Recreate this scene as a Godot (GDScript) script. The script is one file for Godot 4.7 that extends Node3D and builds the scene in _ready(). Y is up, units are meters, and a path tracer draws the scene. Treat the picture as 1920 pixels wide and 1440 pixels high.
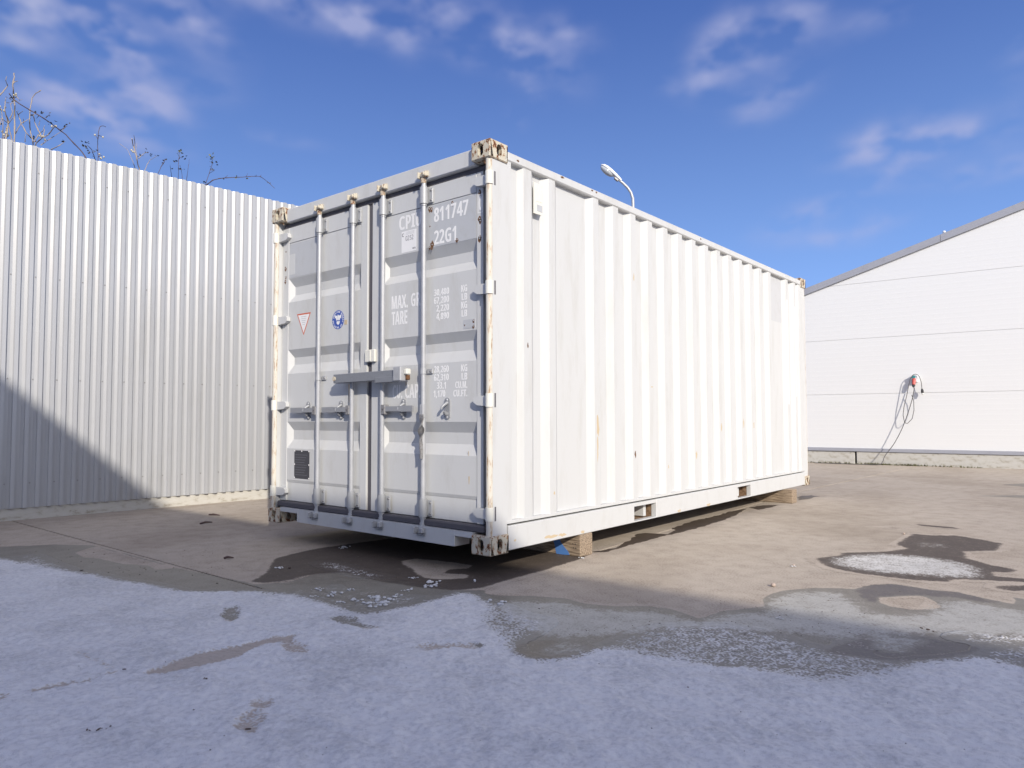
extends Node3D

# ---------------------------------------------------------------- camera numbers
# fitted to the corners of a standard 20 ft container; ground is y = 0, the container stands on timbers
const BASE := 0.145
const CAM := Vector3(2.91653, 0.98462, 3.31079)
const YAW := 0.6919577
const PITCH := 0.0477429
const ROLL := -0.0025505
const FOCAL := 1350.0679          # in pixels of a 1920 x 1440 picture
const SUN := Vector3(1.65, 0.90, 1.0)
var cam_r: Vector3
var cam_u: Vector3
var cam_f: Vector3
var M := {}
var taken := {}
var rng := RandomNumberGenerator.new()

func lin(r: float, g: float, b: float) -> Color:
	return Color(r, g, b).linear_to_srgb()

# a pixel of the photograph gives a direction; the surface it lies on gives the distance
func ray(px: float, py: float) -> Vector3:
	return cam_f + cam_r * ((px - 960.0) / FOCAL) + cam_u * ((720.0 - py) / FOCAL)

func on_plane(px: float, py: float, n: Vector3, d: float) -> Vector3:
	var v := ray(px, py)
	return CAM + v * ((d - CAM.dot(n)) / v.dot(n))

func on_ground(px: float, py: float) -> Vector2:
	var p := on_plane(px, py, Vector3.UP, 0.0)
	return Vector2(p.x, p.z)

# pixels read in an enlarged crop: origin of the crop and its scale
func crop(a: Array, ox: float, oy: float, s: float) -> PackedVector2Array:
	var r := PackedVector2Array()
	for k in range(0, a.size(), 2):
		r.append(Vector2(ox + a[k] / s, oy + a[k + 1] / s))
	return r

func to_ground(a: PackedVector2Array) -> PackedVector2Array:
	var r := PackedVector2Array()
	for p in a:
		r.append(on_ground(p.x, p.y))
	return r

# ---------------------------------------------------------------- nodes
func numbered(called: String) -> String:
	if not taken.has(called):
		taken[called] = 0
		return called
	taken[called] += 1
	return "%s_%03d" % [called, taken[called]]

func tag(o: Node, label: String, category: String, group := "", kind := "") -> Node:
	if label: o.set_meta("label", label)
	if category: o.set_meta("category", category)
	if group: o.set_meta("group", group)
	if kind: o.set_meta("kind", kind)
	return o

func thing(called: String, label: String, category: String, at := Vector3.ZERO, group := "") -> Node3D:
	var o := Node3D.new()
	o.name = numbered(called)
	add_child(o)
	o.position = at
	tag(o, label, category, group)
	return o

func obj(called: String, st: SurfaceTool, m: Material, parent: Node = null) -> MeshInstance3D:
	var o := MeshInstance3D.new()
	o.mesh = st.commit()
	o.material_override = m
	return put(called, o, parent)

func put(called: String, o: Node3D, parent: Node = null) -> Node3D:
	o.name = numbered(called) if parent == null else called
	(self if parent == null else parent).add_child(o, true)
	return o

func again(called: String, mesh: Mesh, m: Material, parent: Node, at: Vector3, b := Basis.IDENTITY) -> MeshInstance3D:
	var o := MeshInstance3D.new()
	o.mesh = mesh
	o.material_override = m
	o.transform = Transform3D(b, at)
	return put(called, o, parent)

func structure(o: Node, label := "") -> Node:
	o.set_meta("kind", "structure")
	if label: o.set_meta("label", label)
	return o

# ---------------------------------------------------------------- shapes
func mb() -> SurfaceTool:
	var st := SurfaceTool.new()
	st.begin(Mesh.PRIMITIVE_TRIANGLES)
	return st

func tri(st: SurfaceTool, a: Vector3, b: Vector3, c: Vector3, n: Vector3) -> void:
	if (b - a).cross(c - a).dot(n) > 0.0:
		var t := b
		b = c
		c = t
	for v: Vector3 in [a, b, c]:
		st.set_normal(n)
		st.set_uv(Vector2(v.x, v.z))
		st.set_uv2(Vector2(v.x, v.z))
		st.add_vertex(v)

func quad(st: SurfaceTool, a: Vector3, b: Vector3, c: Vector3, d: Vector3, n: Vector3) -> void:
	tri(st, a, b, c, n)
	tri(st, a, c, d, n)

func facet(st: SurfaceTool, pts: Array, out: Vector3) -> void:   # flat convex face, its normal turned to the side of `out`
	var n: Vector3 = (pts[1] - pts[0]).cross(pts[2] - pts[0]).normalized()
	if n.dot(out) < 0.0: n = -n
	for k in range(1, pts.size() - 1):
		tri(st, pts[0], pts[k], pts[k + 1], n)

# box with chamfered edges; b turns and places it
func box(st: SurfaceTool, lo: Vector3, hi: Vector3, c := 0.002, b := Transform3D.IDENTITY) -> void:
	var mid := (lo + hi) * 0.5
	var h := (hi - lo) * 0.5
	c = minf(c, minf(h.x, minf(h.y, h.z)) * 0.6)
	var corner := func(sx: int, sy: int, sz: int, ax: int) -> Vector3:
		var v := Vector3(sx * (h.x - c), sy * (h.y - c), sz * (h.z - c))
		v[ax] += [sx, sy, sz][ax] * c
		return b * (mid + v)
	for ax in 3:
		for s: int in [-1, 1]:
			var pts := []
			for k: Array in [[-1, -1], [1, -1], [1, 1], [-1, 1]]:
				var sg := [0, 0, 0]
				sg[ax] = s
				sg[(ax + 1) % 3] = k[0]
				sg[(ax + 2) % 3] = k[1]
				pts.append(corner.call(sg[0], sg[1], sg[2], ax))
			var n := Vector3.ZERO
			n[ax] = s
			facet(st, pts, b.basis * n)
	if c <= 0.0: return
	for ax in 3:      # chamfers along axis ax
		for s1: int in [-1, 1]:
			for s2: int in [-1, 1]:
				var e := []
				for s: int in [-1, 1]:
					var sg := [0, 0, 0]
					sg[ax] = s
					sg[(ax + 1) % 3] = s1
					sg[(ax + 2) % 3] = s2
					e.append(corner.call(sg[0], sg[1], sg[2], (ax + 1) % 3))
					e.append(corner.call(sg[0], sg[1], sg[2], (ax + 2) % 3))
				var n := Vector3.ZERO
				n[(ax + 1) % 3] = s1
				n[(ax + 2) % 3] = s2
				facet(st, [e[0], e[1], e[3], e[2]], b.basis * n)
	for sx: int in [-1, 1]:
		for sy: int in [-1, 1]:
			for sz: int in [-1, 1]:
				facet(st, [corner.call(sx, sy, sz, 0), corner.call(sx, sy, sz, 1), corner.call(sx, sy, sz, 2)], b.basis * Vector3(sx, sy, sz))

func box_obj(called: String, lo: Vector3, hi: Vector3, m: Material, parent: Node, c := 0.002) -> MeshInstance3D:
	var st := mb()
	box(st, lo, hi, c)
	return obj(called, st, m, parent)

# closed outline (in ax, ay) pushed along az
func prism(st: SurfaceTool, poly: PackedVector2Array, o: Vector3, ax: Vector3, ay: Vector3, az: Vector3) -> void:
	var area := 0.0
	var k := poly.size()
	for i in k:
		area += poly[i].cross(poly[(i + 1) % k])
	var s := signf(area)
	for i in k:
		var p := poly[i]
		var q := poly[(i + 1) % k]
		var e := q - p
		if e.length_squared() < 1e-12: continue
		var n := (ax * e.y - ay * e.x).normalized() * s
		var a := o + ax * p.x + ay * p.y
		var b := o + ax * q.x + ay * q.y
		quad(st, a, b, b + az, a + az, n)
	var t := Geometry2D.triangulate_polygon(poly)
	var up := az.normalized()
	for i in range(0, t.size(), 3):
		var a := o + ax * poly[t[i]].x + ay * poly[t[i]].y
		var b := o + ax * poly[t[i + 1]].x + ay * poly[t[i + 1]].y
		var c := o + ax * poly[t[i + 2]].x + ay * poly[t[i + 2]].y
		tri(st, a, b, c, -up)
		tri(st, a + az, b + az, c + az, up)

# round bar through points with a radius each
func tube(st: SurfaceTool, pts: Array, radii: Array, sides := 10, caps := true) -> void:
	var rings := []
	var last_side := Vector3.ZERO
	var count := pts.size()
	for i in count:
		var d: Vector3 = (pts[mini(i + 1, count - 1)] - pts[maxi(i - 1, 0)]).normalized()
		if last_side == Vector3.ZERO:
			last_side = d.cross(Vector3.RIGHT if absf(d.x) < 0.8 else Vector3.UP)
		var side := (last_side - d * last_side.dot(d)).normalized()
		last_side = side
		var up := d.cross(side)
		var ring := []
		for k in sides:
			var a := TAU * k / sides
			ring.append(side * cos(a) + up * sin(a))
		rings.append(ring)
	for i in count - 1:
		var r0: float = radii[mini(i, radii.size() - 1)]
		var r1: float = radii[mini(i + 1, radii.size() - 1)]
		for k in sides:
			var j := (k + 1) % sides
			var n0: Vector3 = rings[i][k]
			var n1: Vector3 = rings[i][j]
			var n2: Vector3 = rings[i + 1][j]
			var n3: Vector3 = rings[i + 1][k]
			var v := [pts[i] + n0 * r0, pts[i] + n1 * r0, pts[i + 1] + n2 * r1, pts[i + 1] + n3 * r1]
			var nn := [n0, n1, n2, n3]
			var order := [0, 1, 2, 0, 2, 3]
			if (v[1] - v[0]).cross(v[2] - v[0]).dot(n0) > 0.0: order = [0, 2, 1, 0, 3, 2]
			for q: int in order:
				st.set_normal(nn[q])
				st.set_uv(Vector2(v[q].x, v[q].z))
				st.set_uv2(Vector2(v[q].x, v[q].z))
				st.add_vertex(v[q])
	if caps:
		for e: int in [0, count - 1]:
			var r: float = radii[mini(e, radii.size() - 1)]
			var out: Vector3 = (pts[0] - pts[1]) if e == 0 else (pts[count - 1] - pts[count - 2])
			var loop := []
			for k in sides: loop.append(pts[e] + rings[e][k] * r)
			facet(st, loop, out)

func cyl(st: SurfaceTool, a: Vector3, b: Vector3, r: float, sides := 14) -> void:
	tube(st, [a, b], [r, r], sides)

# swelling body along a line: radii across (two axes)
func blob(st: SurfaceTool, c: Vector3, r: Vector3, b := Basis.IDENTITY, sides := 16, rows := 10) -> void:
	var p := func(i: int, j: int) -> Vector3:
		var t := PI * i / rows
		var a := TAU * j / sides
		return Vector3(sin(t) * cos(a), cos(t), sin(t) * sin(a))
	for i in rows:
		for j in sides:
			var q := [p.call(i, j), p.call(i, j + 1), p.call(i + 1, j + 1), p.call(i + 1, j)]
			for t: Array in [[0, 1, 2], [0, 2, 3]]:
				var a: Vector3 = c + b * (q[t[0]] * r)
				var d: Vector3 = c + b * (q[t[1]] * r)
				var e: Vector3 = c + b * (q[t[2]] * r)
				if (d - a).cross(e - a).length_squared() < 1e-18: continue
				var ids := [t[0], t[1], t[2]]
				if (d - a).cross(e - a).dot(a - c) > 0.0: ids = [t[0], t[2], t[1]]
				for k: int in ids:
					st.set_normal((b * (q[k] / r)).normalized())
					st.set_uv(Vector2.ZERO)
					st.set_uv2(Vector2.ZERO)
					st.add_vertex(c + b * (q[k] * r))

func stadium(w: float, h: float, sides := 24) -> PackedVector2Array:   # upright slot outline
	var r := PackedVector2Array()
	for k in sides:
		var a := TAU * k / sides
		r.append(Vector2(cos(a) * w * 0.5, sin(a) * w * 0.5 + signf(sin(a) + 1e-6) * (h - w) * 0.5))
	return r

# face with an oval hole and the wall of that hole
func holed(st: SurfaceTool, c: Vector3, ax: Vector3, ay: Vector3, n: Vector3, w: float, h: float, hole: PackedVector2Array, deep: float) -> void:
	var outer := []
	var inner := []
	var k := hole.size()
	for p in hole:
		var s := minf(w * 0.5 / maxf(absf(p.x), 1e-6), h * 0.5 / maxf(absf(p.y), 1e-6))
		outer.append(p * s)
		inner.append(p)
	for i in k:
		var j := (i + 1) % k
		var a: Vector2 = outer[i]
		var b: Vector2 = outer[j]
		var at := func(p: Vector2, z := 0.0) -> Vector3: return c + ax * p.x + ay * p.y - n * z
		quad(st, at.call(a), at.call(b), at.call(inner[j]), at.call(inner[i]), n)
		if absf(absf(a.x) - w * 0.5) < 1e-5 and absf(absf(b.y) - h * 0.5) < 1e-5 or absf(absf(a.y) - h * 0.5) < 1e-5 and absf(absf(b.x) - w * 0.5) < 1e-5:
			var corner := Vector2(signf(a.x + b.x) * w * 0.5, signf(a.y + b.y) * h * 0.5)
			if corner.distance_to(a) > 1e-5 and corner.distance_to(b) > 1e-5:
				tri(st, at.call(a), at.call(corner), at.call(b), n)
		var m: Vector2 = -(inner[i] + inner[j]).normalized()
		quad(st, at.call(inner[i]), at.call(inner[j]), at.call(inner[j], deep), at.call(inner[i], deep), ax * m.x + ay * m.y)

# ---------------------------------------------------------------- textures and materials
func noise(seed_: int, freq: float, oct := 4, kind := FastNoiseLite.TYPE_SIMPLEX_SMOOTH) -> FastNoiseLite:
	var n := FastNoiseLite.new()
	n.seed = seed_
	n.frequency = freq
	n.noise_type = kind
	n.fractal_octaves = oct
	return n

# tileable grey image: weighted noises laid over each other, mapped to [low, high]
func grain(size: int, layers: Array, low: float, high: float) -> PackedFloat32Array:
	var out := PackedFloat32Array()
	out.resize(size * size)
	var total := 0.0
	for l: Array in layers:
		var d: PackedByteArray = (l[0] as FastNoiseLite).get_seamless_image(size, size).get_data()
		var w: float = l[1]
		total += w
		for i in size * size:
			out[i] += d[i] * w
	for i in size * size:
		out[i] = lerpf(low, high, out[i] / (255.0 * total))
	return out

func grey_image(size: int, v: PackedFloat32Array) -> ImageTexture:
	var b := PackedByteArray()
	b.resize(size * size)
	for i in size * size:
		b[i] = int(clampf(v[i], 0.0, 1.0) * 255.0)
	return ImageTexture.create_from_image(Image.create_from_data(size, size, false, Image.FORMAT_L8, b))

func ramp_image(size: int, v: PackedFloat32Array, stops: Array) -> ImageTexture:   # stops: [at, Color (sRGB)] rising
	var lut := PackedByteArray()
	for i in 256:
		var t := i / 255.0
		var c: Color = stops[0][1]
		for k in stops.size() - 1:
			if t >= stops[k][0]:
				c = (stops[k][1] as Color).lerp(stops[k + 1][1], clampf((t - stops[k][0]) / (stops[k + 1][0] - stops[k][0]), 0.0, 1.0))
		lut.append(int(c.r * 255.0))
		lut.append(int(c.g * 255.0))
		lut.append(int(c.b * 255.0))
	var b := PackedByteArray()
	b.resize(size * size * 3)
	for i in size * size:
		var k := int(clampf(v[i], 0.0, 1.0) * 255.0) * 3
		b[i * 3] = lut[k]
		b[i * 3 + 1] = lut[k + 1]
		b[i * 3 + 2] = lut[k + 2]
	return ImageTexture.create_from_image(Image.create_from_data(size, size, false, Image.FORMAT_RGB8, b))

func mat(c: Color, rough: float, metal := 0.0, spec := 0.5) -> StandardMaterial3D:
	var m := StandardMaterial3D.new()
	m.albedo_color = c
	m.roughness = rough
	m.metallic = metal
	m.metallic_specular = spec
	return m

func textured(m: StandardMaterial3D, tex: Texture2D, per_metre: float, world := true, flat_scale := Vector3.ZERO) -> StandardMaterial3D:
	m.albedo_texture = tex
	m.uv1_triplanar = true
	m.uv1_world_triplanar = world
	m.uv1_scale = Vector3.ONE * per_metre if flat_scale == Vector3.ZERO else flat_scale
	return m

func bump(m: StandardMaterial3D, tex: Texture2D, cm: float) -> StandardMaterial3D:
	m.heightmap_enabled = true
	m.heightmap_texture = tex
	m.heightmap_scale = cm
	return m

func make_materials() -> void:
	var w := Color.WHITE
	# concrete: blotches, grain and dark pores
	var g := grain(1024, [[noise(1, 0.008, 5), 0.4], [noise(2, 0.09, 3), 0.6], [noise(3, 0.3, 2), 0.7]], 0.0, 1.0)
	var conc := ramp_image(1024, g, [[0.0, Color(0.5, 0.48, 0.45)], [0.33, Color(0.79, 0.775, 0.76)], [0.42, Color(0.9, 0.895, 0.89)], [0.62, Color(0.96, 0.957, 0.95)], [0.8, Color(1, 1, 1)]])
	var conc_h := grey_image(1024, grain(1024, [[noise(2, 0.09, 3), 0.55], [noise(3, 0.3, 2), 0.6]], 0.0, 1.0))
	var broad := ramp_image(512, grain(512, [[noise(7, 0.006, 5), 1.0]], 0.0, 1.0), [[0.0, Color(0.9, 0.89, 0.875)], [0.4, Color(0.97, 0.965, 0.96)], [0.6, Color(1, 1, 1)], [1.0, Color(1, 1, 1)]])
	var ground := func(c: Color, rough: float, bmp: float) -> StandardMaterial3D:
		var m := mat(c, rough)
		m.albedo_texture = conc
		m.uv1_scale = Vector3(0.62, 0.62, 1)
		m.detail_enabled = true
		m.detail_albedo = broad
		m.detail_blend_mode = BaseMaterial3D.BLEND_MODE_MUL
		m.detail_uv_layer = BaseMaterial3D.DETAIL_UV_2
		m.uv2_scale = Vector3(0.17, 0.17, 1)
		bump(m, conc_h, bmp)
		return m
	M.concrete = ground.call(lin(0.51, 0.445, 0.366), 0.9, 0.1)
	M.wet = ground.call(lin(0.115, 0.09, 0.07), 0.5, 0.05)
	M.damp = ground.call(lin(0.27, 0.245, 0.20), 0.55, 0.06)
	M.soil = mat(lin(0.06, 0.052, 0.042), 1.0)
	# snow: fine crust
	var sg := grain(1024, [[noise(11, 0.02, 4), 0.8], [noise(12, 0.16, 3), 1.0], [noise(13, 0.4, 1), 0.5]], 0.0, 1.0)
	var snow_c := ramp_image(1024, sg, [[0.0, Color(0.72, 0.72, 0.73)], [0.36, Color(0.86, 0.865, 0.88)], [0.46, Color(0.955, 0.96, 0.97)], [1.0, Color(1, 1, 1)]])
	M.snow = textured(mat(lin(0.77, 0.76, 0.735), 0.85), snow_c, 1.1)
	bump(M.snow, grey_image(1024, sg), 0.9)
	M.conc_tex = conc
	M.snow_tex = snow_c
	# container paint
	var pg := grain(512, [[noise(21, 0.012, 5), 1.0], [noise(22, 0.12, 3), 0.35]], 0.0, 1.0)
	var paint := ramp_image(512, pg, [[0.0, Color(0.95, 0.945, 0.93)], [0.33, Color(0.988, 0.986, 0.982)], [0.45, Color(1, 1, 1)], [1.0, Color(1, 1, 1)]])
	M.paint = textured(mat(lin(0.555, 0.562, 0.555), 0.5), paint, 0.55, true, Vector3(0.8, 0.22, 0.8))
	M.side_paint = textured(mat(lin(0.555, 0.562, 0.555), 0.5), paint, 0.55, true, Vector3(1.0, 0.16, 1.0))
	M.grey_paint = textured(mat(lin(0.46, 0.475, 0.49), 0.5), paint, 1.3)
	M.patch_paint = textured(mat(lin(0.50, 0.508, 0.515), 0.5), paint, 1.3)
	var rg := grain(512, [[noise(31, 0.02, 5), 1.0], [noise(32, 0.1, 3), 0.5]], 0.0, 1.0)
	var rust := [[0.0, Color(0.30, 0.17, 0.09)], [0.32, Color(0.50, 0.28, 0.15)], [0.38, Color(0.76, 0.57, 0.40)], [0.43, Color(0.94, 0.915, 0.85)], [1.0, Color(0.98, 0.96, 0.9)]]
	M.casting = textured(mat(lin(0.61, 0.595, 0.555), 0.65), ramp_image(512, rg, rust), 1.0, true, Vector3(2.3, 1.5, 2.3))
	var sg2 := grain(512, [[noise(33, 0.014, 5), 1.0], [noise(34, 0.08, 3), 0.4]], 0.0, 1.0)
	M.post = textured(mat(lin(0.62, 0.60, 0.545), 0.55), ramp_image(512, sg2, [[0.0, Color(0.5, 0.32, 0.19)], [0.24, Color(0.66, 0.46, 0.3)], [0.32, Color(0.93, 0.87, 0.78)], [0.42, Color(0.985, 0.975, 0.955)], [1.0, Color(1, 1, 1)]]), 1.0, true, Vector3(6.0, 0.75, 6.0))
	M.rust = textured(mat(lin(0.30, 0.155, 0.075), 0.95), ramp_image(512, rg, [[0.0, Color(0.4, 0.35, 0.3)], [1.0, Color(1, 1, 1)]]), 6.0)
	M.stain = mat(lin(0.52, 0.42, 0.28), 0.9)
	M.zinc = textured(mat(lin(0.45, 0.46, 0.475), 0.4, 0.2), ramp_image(512, pg, [[0.0, Color(0.9, 0.9, 0.9)], [0.5, Color(0.98, 0.98, 0.98)], [1.0, Color(1, 1, 1)]]), 1.5)
	M.steel = textured(mat(lin(0.33, 0.34, 0.355), 0.5, 0.3), ramp_image(512, rg, [[0.0, Color(0.5, 0.4, 0.33)], [0.4, Color(0.9, 0.88, 0.86)], [1.0, Color(1, 1, 1)]]), 5.0)
	M.galvanised = mat(lin(0.31, 0.32, 0.335), 0.45, 0.2)
	M.bearing = mat(lin(0.38, 0.39, 0.40), 0.45, 0.2)
	M.rubber = mat(lin(0.095, 0.09, 0.10), 0.75)
	M.bar = textured(mat(lin(0.20, 0.212, 0.235), 0.45), paint, 5.0)
	M.white_print = mat(lin(0.78, 0.78, 0.77), 0.6)
	M.cream = mat(lin(0.70, 0.69, 0.62), 0.6)
	M.plate = textured(mat(lin(0.085, 0.085, 0.095), 0.55), ramp_image(512, rg, [[0.0, Color(0.7, 0.7, 0.7)], [1.0, Color(1, 1, 1)]]), 9.0)
	M.red = mat(lin(0.55, 0.11, 0.045), 0.5)
	M.blue = mat(lin(0.04, 0.09, 0.36), 0.5)
	M.print = mat(lin(0.16, 0.16, 0.18), 0.6)
	M.pocket = textured(mat(lin(0.30, 0.22, 0.15), 0.9), ramp_image(512, rg, [[0.0, Color(0.45, 0.36, 0.3)], [0.5, Color(0.9, 0.85, 0.8)], [1.0, Color(1, 1, 1)]]), 3.0)
	# wood of the sleepers
	var wg := grain(512, [[noise(41, 0.02, 4), 1.0], [noise(42, 0.2, 2), 0.5]], 0.0, 1.0)
	M.wood = textured(mat(lin(0.36, 0.295, 0.225), 0.9), ramp_image(512, wg, [[0.0, Color(0.4, 0.36, 0.33)], [0.4, Color(0.8, 0.77, 0.73)], [0.6, Color(1, 0.98, 0.95)], [1.0, Color(1, 1, 1)]]), 1.0, true, Vector3(0.6, 7.0, 7.0))
	M.spray = mat(lin(0.075, 0.20, 0.50), 0.8)
	# cladding
	M.clad = textured(mat(lin(0.38, 0.39, 0.405), 0.3, 0.0, 0.7), paint, 0.5, true, Vector3(0.25, 0.08, 0.25))
	var pl := grain(512, [[noise(51, 0.01, 5), 1.0], [noise(52, 0.07, 3), 0.4]], 0.0, 1.0)
	M.plinth = textured(mat(lin(0.55, 0.54, 0.51), 0.95), ramp_image(512, pl, [[0.0, Color(0.62, 0.585, 0.51)], [0.22, Color(0.84, 0.82, 0.78)], [0.4, Color(0.95, 0.945, 0.925)], [1.0, Color(1, 1, 1)]]), 1.0, true, Vector3(1.3, 2.6, 1.3))
	M.hall = mat(lin(0.735, 0.74, 0.73), 0.55)
	M.flashing = textured(mat(lin(0.33, 0.34, 0.38), 0.5), paint, 0.4)
	M.roof = mat(lin(0.30, 0.31, 0.34), 0.6)
	M.black = mat(lin(0.025, 0.025, 0.027), 0.6)
	M.cable = mat(lin(0.10, 0.095, 0.095), 0.65)
	M.plug_red = mat(lin(0.55, 0.10, 0.08), 0.5)
	M.teal = mat(lin(0.05, 0.24, 0.25), 0.4)
	M.lamp_white = mat(lin(0.75, 0.76, 0.77), 0.4)
	M.lens = mat(lin(0.42, 0.45, 0.48), 0.15)
	M.bark_pale = mat(lin(0.34, 0.285, 0.23), 0.9)
	M.bark_dark = mat(lin(0.10, 0.065, 0.06), 0.9)
	M.leaf_dark = mat(lin(0.055, 0.05, 0.045), 0.8)
	M.leaf_green = mat(lin(0.16, 0.165, 0.07), 0.8)
	M.bud = mat(lin(0.5, 0.47, 0.38), 0.8)
	M.moss = mat(lin(0.10, 0.10, 0.045), 1.0)
	M.pebble = mat(lin(0.42, 0.34, 0.28), 0.9)
	M.debris = mat(lin(0.10, 0.075, 0.06), 1.0)

# ---------------------------------------------------------------- sky
func make_sky() -> void:
	var wd := 2048
	var ht := 1024
	var img := Image.create_empty(wd, ht, false, Image.FORMAT_RGBF)
	var n1 := noise(101, 8.5, 5)
	var n2 := noise(102, 1.1, 3)
	var bytes := PackedFloat32Array()
	bytes.resize(wd * ht * 3)
	# clouds of the photograph: pixel, half width, half height, turn, strength
	var puffs := []
	for c: Array in [[60, 25, 90, 34, 0.1, 0.55], [180, 40, 80, 42, 0.75, 0.75], [235, 80, 60, 26, 0.6, 0.6], [345, 25, 70, 34, 0.6, 0.7], [575, 12, 130, 24, 0.1, 0.6], [672, 38, 30, 26, 0, 0.75], [820, 22, 80, 36, 0.15, 0.6], [755, 72, 28, 24, 0.7, 0.4], [20, 85, 40, 18, 0, 0.4], [140, 188, 75, 22, 0.05, 0.75], [205, 232, 90, 28, 0.28, 0.9], [295, 192, 50, 22, 0.3, 0.7], [215, 160, 40, 22, 0.2, 0.45], [380, 165, 50, 22, 0, 0.3], [970, 88, 44, 34, 0.4, 0.8], [1068, 62, 40, 20, 0.4, 0.5], [985, 152, 34, 16, 0.8, 0.5], [966, 218, 18, 14, 0.8, 0.4], [1050, 130, 46, 26, 0.6, 0.35], [870, 112, 26, 14, 0.3, 0.35], [1360, 65, 56, 26, -0.5, 0.7], [1490, 38, 50, 30, -0.2, 0.55], [1325, 140, 34, 26, -0.6, 0.5], [1420, 115, 60, 20, -0.2, 0.4], [1475, 170, 46, 24, -0.3, 0.4], [1405, 200, 40, 26, 0.2, 0.35], [1640, 35, 60, 18, -0.15, 0.3], [1640, 268, 58, 24, -0.25, 0.75], [1730, 262, 66, 24, -0.2, 0.75], [1815, 246, 24, 12, -0.2, 0.5], [1890, 245, 50, 22, -0.2, 0.3], [1690, 318, 70, 20, -0.4, 0.4], [1820, 330, 60, 16, -0.1, 0.45], [1520, 400, 80, 20, -0.3, 0.5], [1640, 420, 40, 16, -0.2, 0.4], [1545, 450, 60, 14, 0, 0.4], [1910, 310, 26, 14, 0, 0.5], [1270, 165, 40, 14, 0.3, 0.25], [520, 260, 60, 10, 0.05, 0.2]]:
		var d := ray(c[0], c[1]).normalized()
		var right := d.cross(Vector3.UP).normalized()
		var up := right.cross(d)
		var cs := cos(c[4])
		var sn := sin(c[4])
		var k := 1.0 + pow((c[0] - 960.0) / FOCAL, 2.0) * 0.5
		puffs.append([d, (right * cs - up * sn) * (FOCAL / c[2] * k / 1.1), (up * cs + right * sn) * (FOCAL / c[3] / 1.1), c[5], cos(0.12)])
	var sun := SUN.normalized()
	for y in ht:
		var el := (0.5 - (y + 0.5) / ht) * PI
		for x in wd:
			var az := ((x + 0.5) / wd - 0.25) * TAU
			var d := Vector3(cos(az) * cos(el), sin(el), sin(az) * cos(el))
			var i := (y * wd + x) * 3
			if el < -0.02:
				bytes[i] = 0.24
				bytes[i + 1] = 0.225
				bytes[i + 2] = 0.21
				continue
			var t := maxf(d.y, 0.0)
			# blue that pales towards the horizon
			var f := pow(1.0 - t, 2.6)
			var c := Vector3(0.013, 0.048, 0.26).lerp(Vector3(0.335, 0.585, 1.10), f)
			# wisps
			var cov := 0.0
			var n := n1.get_noise_3d(d.x * 1.3, d.y * 2.6, d.z * 1.3)
			var inside := false
			if d.dot(cam_f) > 0.70:
				for p: Array in puffs:
					var e: Vector3 = d - p[0]
					var a := e.dot(p[1])
					if absf(a) > 2.0: continue
					var b := e.dot(p[2])
					var q := a * a + b * b
					if q < 4.0: cov += p[3] * exp(-q * 1.1) * clampf(0.66 + n * 2.2, 0.0, 1.6)
			var away := smoothstep(0.80, 0.66, d.dot(cam_f))
			cov += away * maxf(0.0, n + n2.get_noise_3d(d.x * 1.5, d.y * 3.0, d.z * 1.5) * 0.8 - 0.04) * 2.6
			cov = clampf(cov, 0.0, 1.0) * 0.62
			c = c.lerp(Vector3(0.40, 0.42, 0.62).lerp(Vector3(0.72, 0.71, 0.72), away), cov)
			# haze round the sun
			var near := maxf(0.0, d.dot(sun))
			c += Vector3(1.0, 0.95, 0.86) * (1.2 * pow(near, 22.0) + 0.85 * pow(near, 3.0))
			bytes[i] = c.x
			bytes[i + 1] = c.y
			bytes[i + 2] = c.z
	img.set_data(wd, ht, false, Image.FORMAT_RGBF, bytes.to_byte_array())
	var pm := PanoramaSkyMaterial.new()
	pm.panorama = ImageTexture.create_from_image(img)
	var sky := Sky.new()
	sky.sky_material = pm
	var env := Environment.new()
	env.background_mode = Environment.BG_SKY
	env.sky = sky
	env.tonemap_mode = Environment.TONE_MAPPER_LINEAR
	env.tonemap_exposure = 1.2
	env.background_energy_multiplier = 1.0
	env.sdfgi_enabled = true
	env.ssao_enabled = true
	env.ssil_enabled = true
	var we := WorldEnvironment.new()
	we.name = "world"
	we.environment = env
	add_child(we)

# ---------------------------------------------------------------- ground
func sheet(called: String, poly: PackedVector2Array, y: float, m: Material, jitter := 0.012, seed_ := 5, parent: Node = null) -> MeshInstance3D:
	# an outline on the ground, its edge made uneven, as a thin slab
	var n := noise(seed_, 7.0, 4)
	var fine := PackedVector2Array()
	for i in poly.size():
		var a := poly[i]
		var b := poly[(i + 1) % poly.size()]
		var steps := clampi(int(a.distance_to(b) / 0.025), 1, 60)
		for k in steps:
			var p := a.lerp(b, float(k) / steps)
			fine.append(p + Vector2(n.get_noise_2d(p.x, p.y), n.get_noise_2d(p.x + 40.0, p.y)) * jitter * 2.0)
	var st := mb()
	var t := Geometry2D.triangulate_polygon(fine)
	if t.is_empty():
		fine = poly
		t = Geometry2D.triangulate_polygon(fine)
	for i in range(0, t.size(), 3):
		var v := []
		for k in 3: v.append(Vector3(fine[t[i + k]].x, y, fine[t[i + k]].y))
		tri(st, v[0], v[1], v[2], Vector3.UP)
	for i in fine.size():
		var p := fine[i]
		var q := fine[(i + 1) % fine.size()]
		var nn := Vector3(q.y - p.y, 0, p.x - q.x).normalized()
		quad(st, Vector3(p.x, 0, p.y), Vector3(q.x, 0, q.y), Vector3(q.x, y, q.y), Vector3(p.x, y, p.y), nn)
	return obj(called, st, m, parent)

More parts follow.
